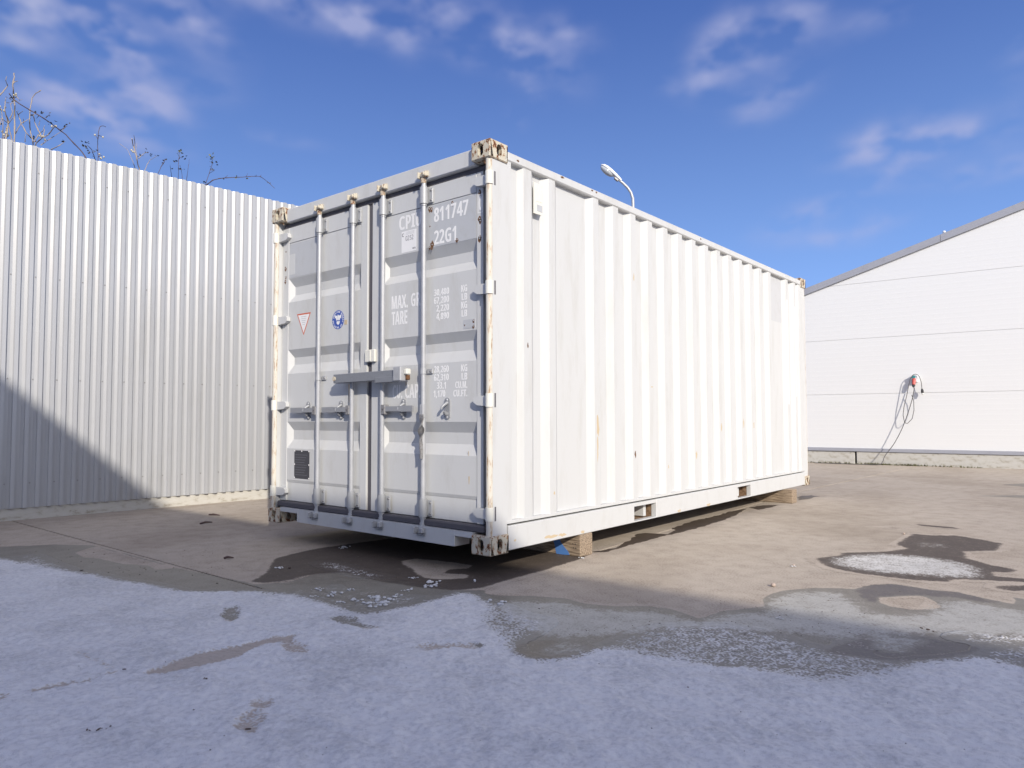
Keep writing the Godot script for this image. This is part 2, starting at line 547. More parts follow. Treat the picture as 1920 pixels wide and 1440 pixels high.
func make_ground() -> void:
	var st := mb()
	quad(st, Vector3(-300, -0.012, -300), Vector3(300, -0.012, -300), Vector3(300, -0.012, 300), Vector3(-300, -0.012, 300), Vector3.UP)
	var ground := obj("ground", st, M.soil)
	structure(ground, "beige concrete yard of large slabs")
	# rows of slabs: near z, far z, where the joint beside the container crosses them
	var rows := [[9.0, 2.105, -0.35, -0.085], [2.095, 0.988, -0.085, -0.02], [0.972, -6.4, 0.085, -0.31], [-6.41, -13.27, -0.31, -0.10], [-13.28, -60.0, -0.1, 0.3]]
	for r: Array in rows:
		var xs_n := [-60.0, -5.7, r[2], 6.2, 12.2, 18.2, 60.0]
		var xs_f := [-60.0, -5.7, r[3], 6.2, 12.2, 18.2, 60.0]
		for k in xs_n.size() - 1:
			var g := 0.008
			var p := PackedVector2Array([Vector2(xs_n[k] + g, r[0]), Vector2(xs_n[k + 1] - g, r[0]), Vector2(xs_f[k + 1] - g, r[1]), Vector2(xs_f[k] + g, r[1])])
			st = mb()
			prism(st, p, Vector3(0, -0.012, 0), Vector3(1, 0, 0), Vector3(0, 0, 1), Vector3(0, 0.012, 0))
			obj("concrete_slab", st, M.concrete, ground)

	# wet spots away from the melt zone, outlines read from crops of the photograph
	var add := func(called: String, px: PackedVector2Array, y: float, m: Material, label: String, jit := 0.012) -> void:
		structure(sheet(called, to_ground(px), y, m, jit, hash(label) % 1000), label)
	var g4 := func(a: Array) -> PackedVector2Array: return crop(a, 1380, 860, 3.2727)
	var z5 := func(a: Array) -> PackedVector2Array: return crop(a, 860, 820, 2.8235)
	add.call("wet_patch", g4.call([1480, 228, 1767, 224, 1900, 232, 1767, 242]), 0.0012, M.damp, "damp streak on the far yard", 0.03)
	add.call("wet_patch", g4.call([1640, 160, 1767, 152, 1900, 158, 1767, 172]), 0.0012, M.damp, "dark damp spot near the white hall", 0.03)
	add.call("wet_patch", z5.call([690, 612, 830, 585, 900, 548, 945, 512, 1000, 506, 1100, 515, 1150, 492, 1130, 480, 1250, 440, 1330, 425, 1440, 392, 1520, 378, 1470, 412, 1380, 445, 1250, 485, 1100, 520, 900, 572, 790, 606]), 0.0012, M.wet, "wet run along the slab joint beside the container", 0.012)
	add.call("wet_patch", z5.call([1540, 372, 1610, 360, 1700, 358, 1640, 374, 1590, 384]), 0.0012, M.wet, "small wet spot by the far sleeper", 0.012)
	add.call("wet_patch", z5.call([1800, 312, 1870, 306, 1905, 312, 1840, 330, 1806, 332]), 0.0012, M.wet, "wet spot beyond the far sleeper", 0.02)

# ---------------------------------------------------------------- crusts of snow and ice: height fields that dip under the concrete where they have melted
var mask := PackedFloat32Array()
var mx0 := 0.0
var mz0 := 0.0
var mw := 0
var mh := 0
const MS := 0.01

func open_mask(x0: float, z0: float, x1: float, z1: float) -> void:
	mx0 = x0
	mz0 = z0
	mw = int((x1 - x0) / MS)
	mh = int((z1 - z0) / MS)
	mask = PackedFloat32Array()
	mask.resize(mw * mh)

func stamp(poly: PackedVector2Array, v: float) -> void:
	var lo := Vector2(1e9, 1e9)
	var hi := -lo
	for p in poly:
		lo = lo.min(p)
		hi = hi.max(p)
	var i0 := clampi(int((lo.x - mx0) / MS), 0, mw - 1)
	var i1 := clampi(int((hi.x - mx0) / MS) + 1, 0, mw - 1)
	var j0 := clampi(int((lo.y - mz0) / MS), 0, mh - 1)
	var j1 := clampi(int((hi.y - mz0) / MS) + 1, 0, mh - 1)
	for j in range(j0, j1 + 1):
		for i in range(i0, i1 + 1):
			if Geometry2D.is_point_in_polygon(Vector2(mx0 + i * MS, mz0 + j * MS), poly):
				mask[j * mw + i] = v

func soften(r: int) -> void:
	var tmp := PackedFloat32Array()
	tmp.resize(mask.size())
	var k := 1.0 / (2 * r + 1)
	for j in mh:
		var s := 0.0
		var o := j * mw
		for i in range(-r, r + 1): s += mask[o + clampi(i, 0, mw - 1)]
		for i in mw:
			tmp[o + i] = s * k
			s += mask[o + mini(i + r + 1, mw - 1)] - mask[o + maxi(i - r, 0)]
	for i in mw:
		var s := 0.0
		for j in range(-r, r + 1): s += tmp[clampi(j, 0, mh - 1) * mw + i]
		for j in mh:
			mask[j * mw + i] = s * k
			s += tmp[mini(j + r + 1, mh - 1) * mw + i] - tmp[maxi(j - r, 0) * mw + i]

var sn_fine: FastNoiseLite
var sn_mid: FastNoiseLite
var sn_edge: FastNoiseLite
var sn_tone: FastNoiseLite

# look: [slope of the edge, edge noise, thickness, swell, grain]
func crust_height(x: float, z: float, look: Array) -> float:
	var fx := clampf((x - mx0) / MS, 0.0, mw - 1.001)
	var fz := clampf((z - mz0) / MS, 0.0, mh - 1.001)
	var i := int(fx)
	var j := int(fz)
	var o := j * mw + i
	var tx := fx - i
	var m := lerpf(lerpf(mask[o], mask[o + 1], tx), lerpf(mask[o + mw], mask[o + mw + 1], tx), fz - j)
	if m < 0.04: return -0.02
	var a := sn_fine.get_noise_2d(x, z)
	var whole: float = look[2] + sn_mid.get_noise_2d(x, z) * look[3] + a * look[4]
	if m > 0.998: return maxf(whole, 0.003)
	var thin: float = (m - 0.5) * look[0] + (sn_edge.get_noise_2d(x, z) * 0.7 + a * 0.5) * look[1]
	return clampf(thin + 0.005, 0.0026, maxf(whole, 0.003))      # where it has melted the crust lies flat on the film

func field(w: int, h: int) -> PackedFloat32Array:      # the mask at the size of a texture
	var im := Image.create_from_data(mw, mh, false, Image.FORMAT_RF, mask.to_byte_array())
	im.resize(w, h, Image.INTERPOLATE_CUBIC)
	return im.get_data().to_float32_array()

func noise_bytes(seed_: int, freq: float, oct: int, w: int, h: int) -> PackedByteArray:
	return noise(seed_, freq, oct).get_image(w, h, false, false, true).get_data()

# what lies on the concrete: damp, wet, ice and snow, each with a ragged grainy rim; colour, roughness and relief as textures
func cover(w: int, h: int, damp: PackedFloat32Array, wet: PackedFloat32Array, ice: PackedFloat32Array, snow: PackedFloat32Array, soft: float) -> Array:
	var fine := noise_bytes(201, 0.23, 2, w, h)
	var mid := noise_bytes(202, 0.055, 3, w, h)
	var wide := noise_bytes(203, 0.007, 4, w, h)
	var rgb := PackedByteArray()
	rgb.resize(w * h * 3)
	var rough := PackedByteArray()
	rough.resize(w * h)
	var relief := PackedByteArray()
	relief.resize(w * h)
	var c_dry := lin(0.51, 0.445, 0.366) * 255.0
	var c_damp := lin(0.265, 0.245, 0.20) * 255.0
	var c_wet := lin(0.105, 0.083, 0.065) * 255.0
	var c_ice := lin(0.49, 0.48, 0.44) * 255.0
	var c_snow := lin(0.775, 0.765, 0.735) * 255.0
	for i in w * h:
		var s: float = snow[i]
		var f := fine[i] / 255.0 - 0.5
		var m := mid[i] / 255.0 - 0.5
		var r := 230.0
		var cr := c_snow.r
		var cg := c_snow.g
		var cb := c_snow.b
		var k := 1.0
		if s < 0.985:
			cr = c_dry.r
			cg = c_dry.g
			cb = c_dry.b
			var g := f * 0.5 + m * 0.5
			var t := clampf((damp[i] + g * 0.5 - 0.42) * 6.0, 0.0, 1.0)
			if t > 0.0:
				cr += (c_damp.r - cr) * t
				cg += (c_damp.g - cg) * t
				cb += (c_damp.b - cb) * t
				r -= 85.0 * t
			t = clampf((wet[i] + g * 0.7 - 0.36) * 3.6, 0.0, 1.0)
			if t > 0.0:
				cr += (c_wet.r - cr) * t
				cg += (c_wet.g - cg) * t
				cb += (c_wet.b - cb) * t
				r -= 40.0 * t
			t = clampf((ice[i] + (f * 0.9 + m * 0.9) * soft - 0.3) * 1.7, 0.0, 1.0)
			if t > 0.0:
				if f + m * 0.5 > 0.42: t *= 0.4      # dark pores in the ice
				cr += (c_ice.r - cr) * t
				cg += (c_ice.g - cg) * t
				cb += (c_ice.b - cb) * t
			k = 0.0
			if s > 0.03:
				k = clampf((s + (f * 1.25 + m * 0.75) * 4.0 * s * (1.0 - s) * soft - 0.42) * 4.5, 0.0, 1.0)
		if k > 0.0:
			# thin crust: grey ground glimmers through in places
			var thin := clampf((wide[i] / 255.0 - 0.42) * 1.4 + f * 0.9 + m * 0.7, 0.0, 0.9) * 0.34
			cr += (c_snow.r * (1.0 - thin * 0.38) - cr) * k
			cg += (c_snow.g * (1.0 - thin * 0.37) - cg) * k
			cb += (c_snow.b * (1.0 - thin * 0.36) - cb) * k
			r += (215.0 - r) * k
		rgb[i * 3] = int(cr)
		rgb[i * 3 + 1] = int(cg)
		rgb[i * 3 + 2] = int(cb)
		rough[i] = int(r)
		relief[i] = int(clampf(80.0 + k * (70.0 + m * 90.0 + f * 60.0) + (1.0 - k) * f * 30.0, 0.0, 255.0))
	return [ImageTexture.create_from_image(Image.create_from_data(w, h, false, Image.FORMAT_RGB8, rgb)), ImageTexture.create_from_image(Image.create_from_data(w, h, false, Image.FORMAT_L8, rough)), ImageTexture.create_from_image(Image.create_from_data(w, h, false, Image.FORMAT_L8, relief))]

func cover_material(tex: Array, with_concrete: bool, cm: float) -> StandardMaterial3D:
	var m := mat(Color.WHITE, 1.0)
	m.albedo_texture = tex[0]
	m.roughness_texture = tex[1]
	m.roughness_texture_channel = BaseMaterial3D.TEXTURE_CHANNEL_RED
	bump(m, tex[2], cm)
	m.detail_enabled = true
	m.detail_albedo = M.conc_tex if with_concrete else M.snow_tex
	m.detail_blend_mode = BaseMaterial3D.BLEND_MODE_MUL
	m.detail_uv_layer = BaseMaterial3D.DETAIL_UV_2
	m.uv2_scale = Vector3(0.62, 0.62, 1) if with_concrete else Vector3(1.4, 1.4, 1)
	return m

# thin film over the cells where something lies on the concrete; the slab joint stays open
func film(called: String, x0: float, z0: float, x1: float, z1: float, y: float, tests: Array, w: int, h: int, m: Material) -> MeshInstance3D:
	var st := mb()
	var c := 0.04
	for j in int((z1 - z0) / c + 0.5):
		for i in int((x1 - x0) / c + 0.5):
			var most := 0.0
			for q: Array in [[0, 0], [1, 0], [0, 1], [1, 1]]:
				var o: int = mini(int((j + q[1]) * c / (z1 - z0) * h), h - 1) * w + mini(int((i + q[0]) * c / (x1 - x0) * w), w - 1)
				for t: PackedFloat32Array in tests: most = maxf(most, t[o])
			if most < 0.04: continue
			var xa := x0 + i * c
			var xb := xa + c
			var za := z0 + j * c
			var zb := za + c
			if xa < -0.04:
				if absf(zb - 0.98) < 0.005: zb = 0.972
				if absf(za - 0.98) < 0.005: za = 0.988
			var v := [Vector3(xa, y, za), Vector3(xb, y, za), Vector3(xb, y, zb), Vector3(xa, y, zb)]
			for k: int in [0, 1, 2, 0, 2, 3]:
				st.set_normal(Vector3.UP)
				st.set_uv(Vector2((v[k].x - x0) / (x1 - x0), (v[k].z - z0) / (z1 - z0)))
				st.set_uv2(Vector2(v[k].x, v[k].z))
				st.add_vertex(v[k])
	return obj(called, st, m)

# height field of the snow; tiers: [x0, z0, x1, z1, cell, only where the photograph looks]
func snow_mesh(tiers: Array, look: Array, mats: Array, rx0: float, rz0: float, rx1: float, rz1: float) -> MeshInstance3D:
	var me := ArrayMesh.new()
	for tier: Array in tiers:
		var verts := PackedVector3Array()
		var norms := PackedVector3Array()
		var uvs := PackedVector2Array()
		var uv2s := PackedVector2Array()
		var idx := PackedInt32Array()
		var s: float = tier[4]
		var near: bool = tier[5]
		var w := int((tier[2] - tier[0]) / s)
		var h := int((tier[3] - tier[1]) / s)
		var hs := PackedFloat32Array()
		hs.resize(w * h)
		var seen := PackedByteArray()
		seen.resize(w * h)
		for j in h:
			var z: float = tier[1] + j * s
			for i in w:
				var x: float = tier[0] + i * s
				var d := Vector3(x, 0, z) - CAM
				var dz := d.dot(cam_f)
				var vis := false
				if dz > 0.5:
					vis = absf(d.dot(cam_r) / dz * FOCAL) < 1130.0 and -d.dot(cam_u) / dz * FOCAL < 900.0
				seen[j * w + i] = 1 if vis else 0
				hs[j * w + i] = (crust_height(x, z, look) - (0.0 if near else 0.002)) if vis or not near else -0.02
		var ids := PackedInt32Array()
		ids.resize(w * h)
		ids.fill(-1)
		for j in range(1, h - 2):
			for i in range(1, w - 2):
				var o := j * w + i
				var o1 := o + 1
				var o2 := o + w + 1
				var o3 := o + w
				if near and (seen[o] == 0 or seen[o2] == 0): continue
				if not near and seen[o] + seen[o1] + seen[o2] + seen[o3] == 4: continue
				if maxf(maxf(hs[o], hs[o1]), maxf(hs[o2], hs[o3])) < 0.001: continue
				for c: int in [o, o1, o2, o3]:
					if ids[c] < 0:
						ids[c] = verts.size()
						var p := Vector3(tier[0] + (c % w) * s, hs[c], tier[1] + (c / w) * s)
						verts.append(p)
						norms.append(Vector3(hs[c - 1] - hs[c + 1], 2.0 * s, hs[c - w] - hs[c + w]).normalized())
						uvs.append(Vector2((p.x - rx0) / (rx1 - rx0), (p.z - rz0) / (rz1 - rz0)))
						uv2s.append(Vector2(p.x, p.z))
				idx.append_array(PackedInt32Array([ids[o], ids[o1], ids[o2], ids[o], ids[o2], ids[o3]]))
		var arr := []
		arr.resize(Mesh.ARRAY_MAX)
		arr[Mesh.ARRAY_VERTEX] = verts
		arr[Mesh.ARRAY_NORMAL] = norms
		arr[Mesh.ARRAY_TEX_UV] = uvs
		arr[Mesh.ARRAY_TEX_UV2] = uv2s
		arr[Mesh.ARRAY_INDEX] = idx
		me.add_surface_from_arrays(Mesh.PRIMITIVE_TRIANGLES, arr)
		me.surface_set_material(me.get_surface_count() - 1, mats[me.get_surface_count() - 1])
		print("snow ", verts.size())
	var o := MeshInstance3D.new()
	o.mesh = me
	return put("snow", o)

func make_snow() -> void:
	sn_fine = noise(61, 30.0, 2)
	sn_mid = noise(62, 7.0, 3)
	sn_edge = noise(63, 20.0, 3)
	var g1 := func(a: Array) -> PackedVector2Array: return to_ground(crop(a, 0, 960, 3.0))
	var g2 := func(a: Array) -> PackedVector2Array: return to_ground(crop(a, 480, 960, 3.0))
	var g3 := func(a: Array) -> PackedVector2Array: return to_ground(crop(a, 960, 1040, 3.5556))
	var g4 := func(a: Array) -> PackedVector2Array: return to_ground(crop(a, 1380, 860, 3.2727))
	# ---- the melt zone before the container
	var x0 := -4.0
	var z0 := -1.5
	var x1 := 4.4
	var z1 := 2.9
	var w := 2048
	var h := 1072
	var dry1: PackedVector2Array = g1.call([425, 228, 530, 195, 690, 235, 860, 280, 990, 315, 880, 325, 830, 300, 690, 292, 560, 262, 470, 255])
	var dry2: PackedVector2Array = g2.call([815, 275, 900, 262, 1010, 272, 1120, 285, 1220, 300, 1190, 320, 1090, 322, 1050, 345, 1200, 352, 1190, 372, 1060, 380, 950, 372, 900, 345, 880, 320, 830, 298])
	var dry3: PackedVector2Array = g4.call([868, 852, 1000, 845, 1130, 840, 1190, 862, 1258, 908, 1200, 924, 1060, 926, 940, 905, 880, 885])
	var rim: PackedVector2Array = g3.call([-215, 255, -100, 270, 0, 275, 100, 272, 350, 290, 480, 325, 700, 345, 870, 340, 1050, 360, 1150, 390, 1240, 425, 1300, 410, 1400, 375, 1550, 360, 1680, 345, 1668, 290, 1740, 255, 1830, 235, 2010, 222, 2170, 222, 2275, 230, 2390, 200, 2540, 195, 2680, 215, 2800, 235, 2960, 248, 3120, 285, 3280, 318, 3340, 330, 3360, 310, 3300, 262, 3220, 218, 3420, 200, 3900, 240, 3900, 900, 2000, 900, 1300, 780, 600, 760, -100, 760, -300, 560, -330, 400])
	open_mask(x0, z0, x1, z1)
	stamp(g1.call([-900, 230, -300, 205, 0, 196, 160, 190, 300, 183, 520, 187, 700, 232, 870, 275, 1010, 318, 1170, 350, 1390, 395, 1545, 440, 1800, 520, 1900, 560, 1500, 640, 900, 560, 300, 420, -900, 420]), 1.0)
	stamp(g2.call([0, 405, 180, 395, 330, 350, 470, 335, 700, 375, 950, 400, 1110, 440, 1300, 440, 1150, 560, 800, 640, 500, 660, 100, 540, -100, 440]), 1.0)
	stamp(rim, 1.0)
	for p: PackedVector2Array in [dry1, dry3]: stamp(p, 0.0)
	soften(1)
	soften(1)
	var damp := field(w, h)
	open_mask(x0, z0, x1, z1)
	stamp(g2.call([-30, 395, 60, 345, 85, 300, 110, 262, 200, 238, 300, 215, 420, 195, 600, 170, 900, 130, 1300, 130, 1700, 190, 1880, 235, 1830, 262, 1640, 320, 1400, 385, 1270, 425, 1110, 442, 900, 420, 700, 392, 480, 350, 330, 360, 200, 395]), 1.0)
	stamp(g2.call([0, 400, 150, 385, 330, 345, 500, 340, 700, 385, 500, 400, 330, 420, 150, 415]), 0.40)
	stamp(g2.call([150, 318, 240, 322, 330, 340, 250, 365, 130, 380, 110, 345]), 0.75)
	stamp(dry2, 0.0)
	stamp(g4.call([720, 800, 820, 770, 950, 765, 1080, 785, 1200, 805, 1350, 817, 1500, 852, 1690, 895, 1500, 880, 1300, 850, 1210, 850, 1130, 838, 870, 848, 880, 895, 800, 880, 735, 840]), 0.62)
	stamp(g4.call([700, 1065, 800, 1060, 880, 1075, 1000, 1085, 1190, 1090, 1210, 1110, 1320, 1120, 1480, 1150, 1500, 1185, 1300, 1225, 1100, 1245, 900, 1240, 720, 1220, 500, 1190, 620, 1130, 760, 1110]), 0.66)
	stamp(g4.call([770, 1070, 900, 1072, 1050, 1095, 1190, 1110, 1160, 1130, 1080, 1150, 1050, 1185, 900, 1185, 840, 1160, 860, 1110, 790, 1085]), 0.0)
	stamp(g3.call([-80, 700, 20, 600, 180, 560, 330, 565, 520, 590, 600, 625, 560, 660, 380, 700, 200, 720, 0, 720]), 0.6)
	stamp(g3.call([170, 650, 240, 610, 330, 570, 430, 580, 480, 610, 560, 640, 400, 665, 250, 670]), 0.25)
	soften(2)
	soften(2)
	var wet := field(w, h)
	open_mask(x0, z0, x1, z1)
	stamp(g3.call([-150, 330, 0, 310, 350, 322, 480, 355, 700, 378, 870, 375, 1050, 395, 1150, 425, 1240, 455, 1300, 440, 1400, 405, 1550, 390, 1700, 385, 1720, 300, 1830, 262, 2010, 246, 2170, 252, 2290, 320, 2340, 380, 2480, 400, 2640, 408, 2780, 395, 2850, 330, 2960, 300, 3120, 325, 3320, 370, 3900, 400, 3900, 540, 3200, 540, 2700, 525, 2400, 520, 2200, 560, 1900, 520, 1400, 500, 1000, 490, 700, 530, 300, 550, 60, 500]), 1.0)
	stamp(g4.call([770, 1070, 900, 1072, 1050, 1095, 1190, 1110, 1160, 1130, 1080, 1150, 1050, 1185, 900, 1185, 840, 1160, 860, 1110, 790, 1085]), 0.7)
	stamp(g3.call([170, 650, 240, 610, 330, 570, 430, 580, 480, 610, 560, 640, 400, 665, 250, 670]), 0.55)
	stamp(g2.call([150, 440, 400, 420, 700, 440, 900, 470, 700, 560, 450, 540, 200, 490]), 0.28)
	stamp(dry3, 0.0)
	soften(4)
	soften(4)
	var ice := field(w, h)
	# ---- snow: edge, broken crumbs, then foot marks pressed into it
	open_mask(x0, z0, x1, z1)
	var edge := PackedVector2Array([Vector2(-500, 1040), Vector2(0, 1047), Vector2(43, 1057), Vector2(100, 1068), Vector2(173, 1077), Vector2(217, 1088), Vector2(283, 1097), Vector2(350, 1111), Vector2(417, 1110), Vector2(483, 1110), Vector2(550, 1115), Vector2(600, 1128), Vector2(640, 1142), Vector2(677, 1153), Vector2(720, 1147), Vector2(780, 1135), Vector2(830, 1123), Vector2(857, 1112), Vector2(885, 1112), Vector2(905, 1128), Vector2(925, 1150), Vector2(900, 1165), Vector2(940, 1185), Vector2(975, 1192), Vector2(953, 1207), Vector2(967, 1227), Vector2(993, 1239), Vector2(1040, 1238), Vector2(1084, 1231), Vector2(1126, 1214), Vector2(1179, 1220), Vector2(1213, 1231), Vector2(1255, 1234), Vector2(1323, 1248), Vector2(1354, 1252), Vector2(1410, 1254), Vector2(1452, 1262), Vector2(1514, 1276), Vector2(1594, 1273), Vector2(1655, 1266), Vector2(1680, 1257), Vector2(1710, 1242), Vector2(1777, 1239), Vector2(1838, 1231), Vector2(1869, 1242), Vector2(1920, 1254), Vector2(2100, 1262)])
	var poly := to_ground(edge)
	poly.append_array(PackedVector2Array([Vector2(5.6, -0.4), Vector2(5.6, 5.6), Vector2(-6.5, 5.6)]))
	stamp(poly, 1.0)
	# broken cover: crumbs of snow and ice over the concrete
	stamp(g2.call([1290, 500, 1400, 530, 1500, 580, 1650, 605, 1600, 660, 1500, 712, 1420, 740, 1340, 690, 1290, 620]), 0.52)
	stamp(g3.call([640, 600, 780, 545, 960, 480, 1200, 470, 1420, 465, 1600, 500, 1800, 545, 1920, 590, 2080, 640, 2250, 700, 2200, 810, 2000, 860, 1800, 800, 1720, 730, 1500, 750, 1280, 740, 1050, 690, 800, 640]), 0.46)
	stamp(g4.call([250, 1190, 480, 1180, 700, 1200, 900, 1240, 1000, 1290, 900, 1330, 700, 1350, 440, 1360, 250, 1300]), 0.47)
	stamp(g4.call([1310, 1110, 1360, 1085, 1500, 1075, 1650, 1075, 1900, 1060, 1900, 1130, 1700, 1130, 1500, 1125]), 0.56)
	stamp(g4.call([1480, 1180, 1640, 1160, 1900, 1150, 1900, 1260, 1700, 1250, 1560, 1215]), 0.46)
	stamp(g4.call([620, 1140, 720, 1125, 830, 1128, 835, 1160, 700, 1160]), 0.62)
	stamp(g2.call([600, 500, 680, 485, 760, 490, 900, 475, 960, 485, 860, 505, 740, 525, 640, 528]), 0.47)
	stamp(g2.call([320, 285, 420, 282, 520, 305, 660, 345, 780, 372, 620, 372, 500, 340, 400, 315]), 0.47)
	stamp(g1.call([120, 250, 190, 240, 260, 270, 330, 300, 420, 330, 300, 322, 180, 300]), 0.45)
	stamp(g1.call([1880, 395, 1920, 440, 1880, 470]), 0.44)
	soften(5)
	soften(4)
	# melted joint line and foot marks
	stamp(g1.call([800, 920, 970, 850, 1100, 800, 1300, 765, 1480, 720, 1560, 705, 1700, 690, 1610, 728, 1490, 745, 1350, 812, 1200, 852, 1020, 897, 900, 915]), 0.12)
	stamp(g1.call([110, 1034, 240, 988, 370, 960, 490, 948, 560, 925, 650, 900, 660, 910, 480, 962, 370, 980, 260, 1008]), 0.22)
	stamp(g1.call([-40, 1095, -30, 1055, 45, 1020, 55, 1030, 20, 1060]), 0.15)
	stamp(g1.call([395, 765, 430, 770, 560, 840, 665, 890, 640, 898, 540, 850]), 0.40)
	stamp(g1.call([1240, 600, 1265, 545, 1350, 532, 1352, 575, 1340, 612, 1290, 628]), 0.33)
	stamp(g1.call([1570, 725, 1640, 718, 1710, 752, 1742, 780, 1700, 803, 1630, 797, 1590, 770]), 0.30)
	stamp(g1.call([1395, 1112, 1440, 1062, 1545, 1047, 1532, 1092, 1490, 1117]), 0.37)
	stamp(g1.call([1318, 1222, 1340, 1170, 1400, 1122, 1502, 1124, 1502, 1170, 1470, 1222, 1400, 1250]), 0.37)
	stamp(g2.call([405, 600, 470, 588, 560, 598, 600, 635, 740, 655, 620, 664, 520, 642, 440, 622]), 0.30)
	stamp(g2.call([890, 768, 950, 743, 1080, 742, 1250, 742, 1295, 760, 1250, 779, 1100, 772, 950, 784]), 0.39)
	stamp(g3.call([1290, 728, 1340, 712, 1420, 718, 1500, 735, 1560, 748, 1430, 758, 1340, 748]), 0.25)
	soften(1)
	soften(1)
	var snow := field(w, h)
	var tex := cover(w, h, damp, wet, ice, snow, 1.0)
	var fm := cover_material(tex, true, 0.12)
	structure(film("damp_ground", x0, z0, x1, z1, 0.0014, [damp, wet, ice, snow], w, h, fm), "damp and icy concrete at the edge of the snow before the container")
	# the height field reads a wider mask so that it runs on beyond the picture
	var inner := mask
	open_mask(-6.0, -1.5, 5.5, 5.5)
	stamp(poly, 1.0)
	var wide := int(round((x1 - x0) / MS))
	var high := int(round((z1 - z0) / MS))
	var off := int(round((x0 + 6.0) / MS))
	for j in high:
		for i in wide:
			mask[j * mw + i + off] = inner[j * wide + i]
	var o := snow_mesh([[-3.4, -0.62, 3.5, 2.75, 0.009, true], [-5.9, -0.62, 5.2, 5.3, 0.05, false]], [0.026, 0.006, 0.0090, 0.0105, 0.0028], [cover_material(tex, false, 0.55), M.snow], x0, z0, x1, z1)
	tag(o, "thin trodden snow covering the yard in the hall's shadow", "snow", "", "stuff")
	# ---- the frozen puddle on the open yard
	x0 = 1.0
	z0 = -4.22
	x1 = 5.2
	z1 = -1.5
	w = 1024
	h = 664
	open_mask(x0, z0, x1, z1)
	var none := field(w, h)
	stamp(g4.call([480, 610, 640, 590, 640, 575, 900, 570, 1050, 550, 970, 525, 1080, 460, 1200, 470, 1350, 470, 1500, 495, 1640, 520, 1600, 565, 1400, 570, 1420, 610, 1560, 650, 1730, 680, 1690, 700, 1570, 695, 1590, 720, 1900, 745, 1900, 765, 1520, 745, 1340, 740, 1300, 755, 1100, 745, 800, 710, 620, 680, 530, 650]), 0.72)
	stamp(g4.call([1060, 395, 1240, 405, 1390, 432, 1280, 428, 1130, 412]), 0.7)
	stamp(g4.call([870, 418, 960, 420, 1050, 430, 960, 430]), 0.5)
	stamp(g4.call([1550, 785, 1660, 775, 1900, 770, 1900, 800, 1700, 815]), 0.7)
	soften(2)
	soften(2)
	var wet2 := field(w, h)
	open_mask(x0, z0, x1, z1)
	stamp(g4.call([570, 620, 720, 590, 900, 582, 1130, 596, 1350, 630, 1470, 664, 1500, 700, 1510, 732, 1350, 726, 1100, 712, 850, 697, 690, 668, 600, 642]), 1.0)
	stamp(g4.call([1090, 515, 1180, 510, 1300, 528, 1330, 545, 1200, 550, 1100, 538]), 0.5)
	soften(7)
	soften(6)
	var frost := field(w, h)
	var half := PackedFloat32Array()
	half.resize(w * h)
	for i in w * h: half[i] = frost[i] * 0.62
	var tex2 := cover(w, h, none, wet2, frost, half, 0.8)
	structure(film("frozen_puddle", x0, z0, x1, z1, 0.0014, [wet2, frost], w, h, cover_material(tex2, true, 0.1)), "white frozen puddle with dark wet rim on the open yard")

# ---------------------------------------------------------------- the container
func casting_mesh() -> Mesh:
	var st := mb()
	var c := 0.006
	var s := Vector3(0.162, 0.118, 0.178)
	var h := s * 0.5
	var slot := stadium(0.048, 0.079)
	for sg: float in [-1.0, 1.0]:
		holed(st, Vector3(0, 0, sg * h.z), Vector3.RIGHT, Vector3.UP, Vector3(0, 0, sg), s.x - 2 * c, s.y - 2 * c, slot, 0.026)
		holed(st, Vector3(sg * h.x, 0, 0), Vector3.BACK, Vector3.UP, Vector3(sg, 0, 0), s.z - 2 * c, s.y - 2 * c, slot, 0.026)
		holed(st, Vector3(0, sg * h.y, 0), Vector3.RIGHT, Vector3.BACK, Vector3(0, sg, 0), s.x - 2 * c, s.z - 2 * c, stadium(0.06, 0.115), 0.026)
	for ax in 3:
		for s1: int in [-1, 1]:
			for s2: int in [-1, 1]:
				var a1 := (ax + 1) % 3
				var a2 := (ax + 2) % 3
				var e := []
				for q: int in [-1, 1]:
					var p := Vector3.ZERO
					p[ax] = q * (h[ax] - c)
					var u := p
					u[a1] = s1 * h[a1]
					u[a2] = s2 * (h[a2] - c)
					var v := p
					v[a1] = s1 * (h[a1] - c)
					v[a2] = s2 * h[a2]
					e.append(u)
					e.append(v)
				var n := Vector3.ZERO
				n[a1] = s1
				n[a2] = s2
				facet(st, [e[0], e[1], e[3], e[2]], n)
	for sx: int in [-1, 1]:
		for sy: int in [-1, 1]:
			for sz: int in [-1, 1]:
				facet(st, [Vector3(sx * h.x, sy * (h.y - c), sz * (h.z - c)), Vector3(sx * (h.x - c), sy * h.y, sz * (h.z - c)), Vector3(sx * (h.x - c), sy * (h.y - c), sz * h.z)], Vector3(sx, sy, sz))
	# the block inside, so that one does not look straight through
	box(st, Vector3(-0.018, -0.045, -0.02), Vector3(0.018, 0.045, 0.02), 0.004)
	return st.commit()

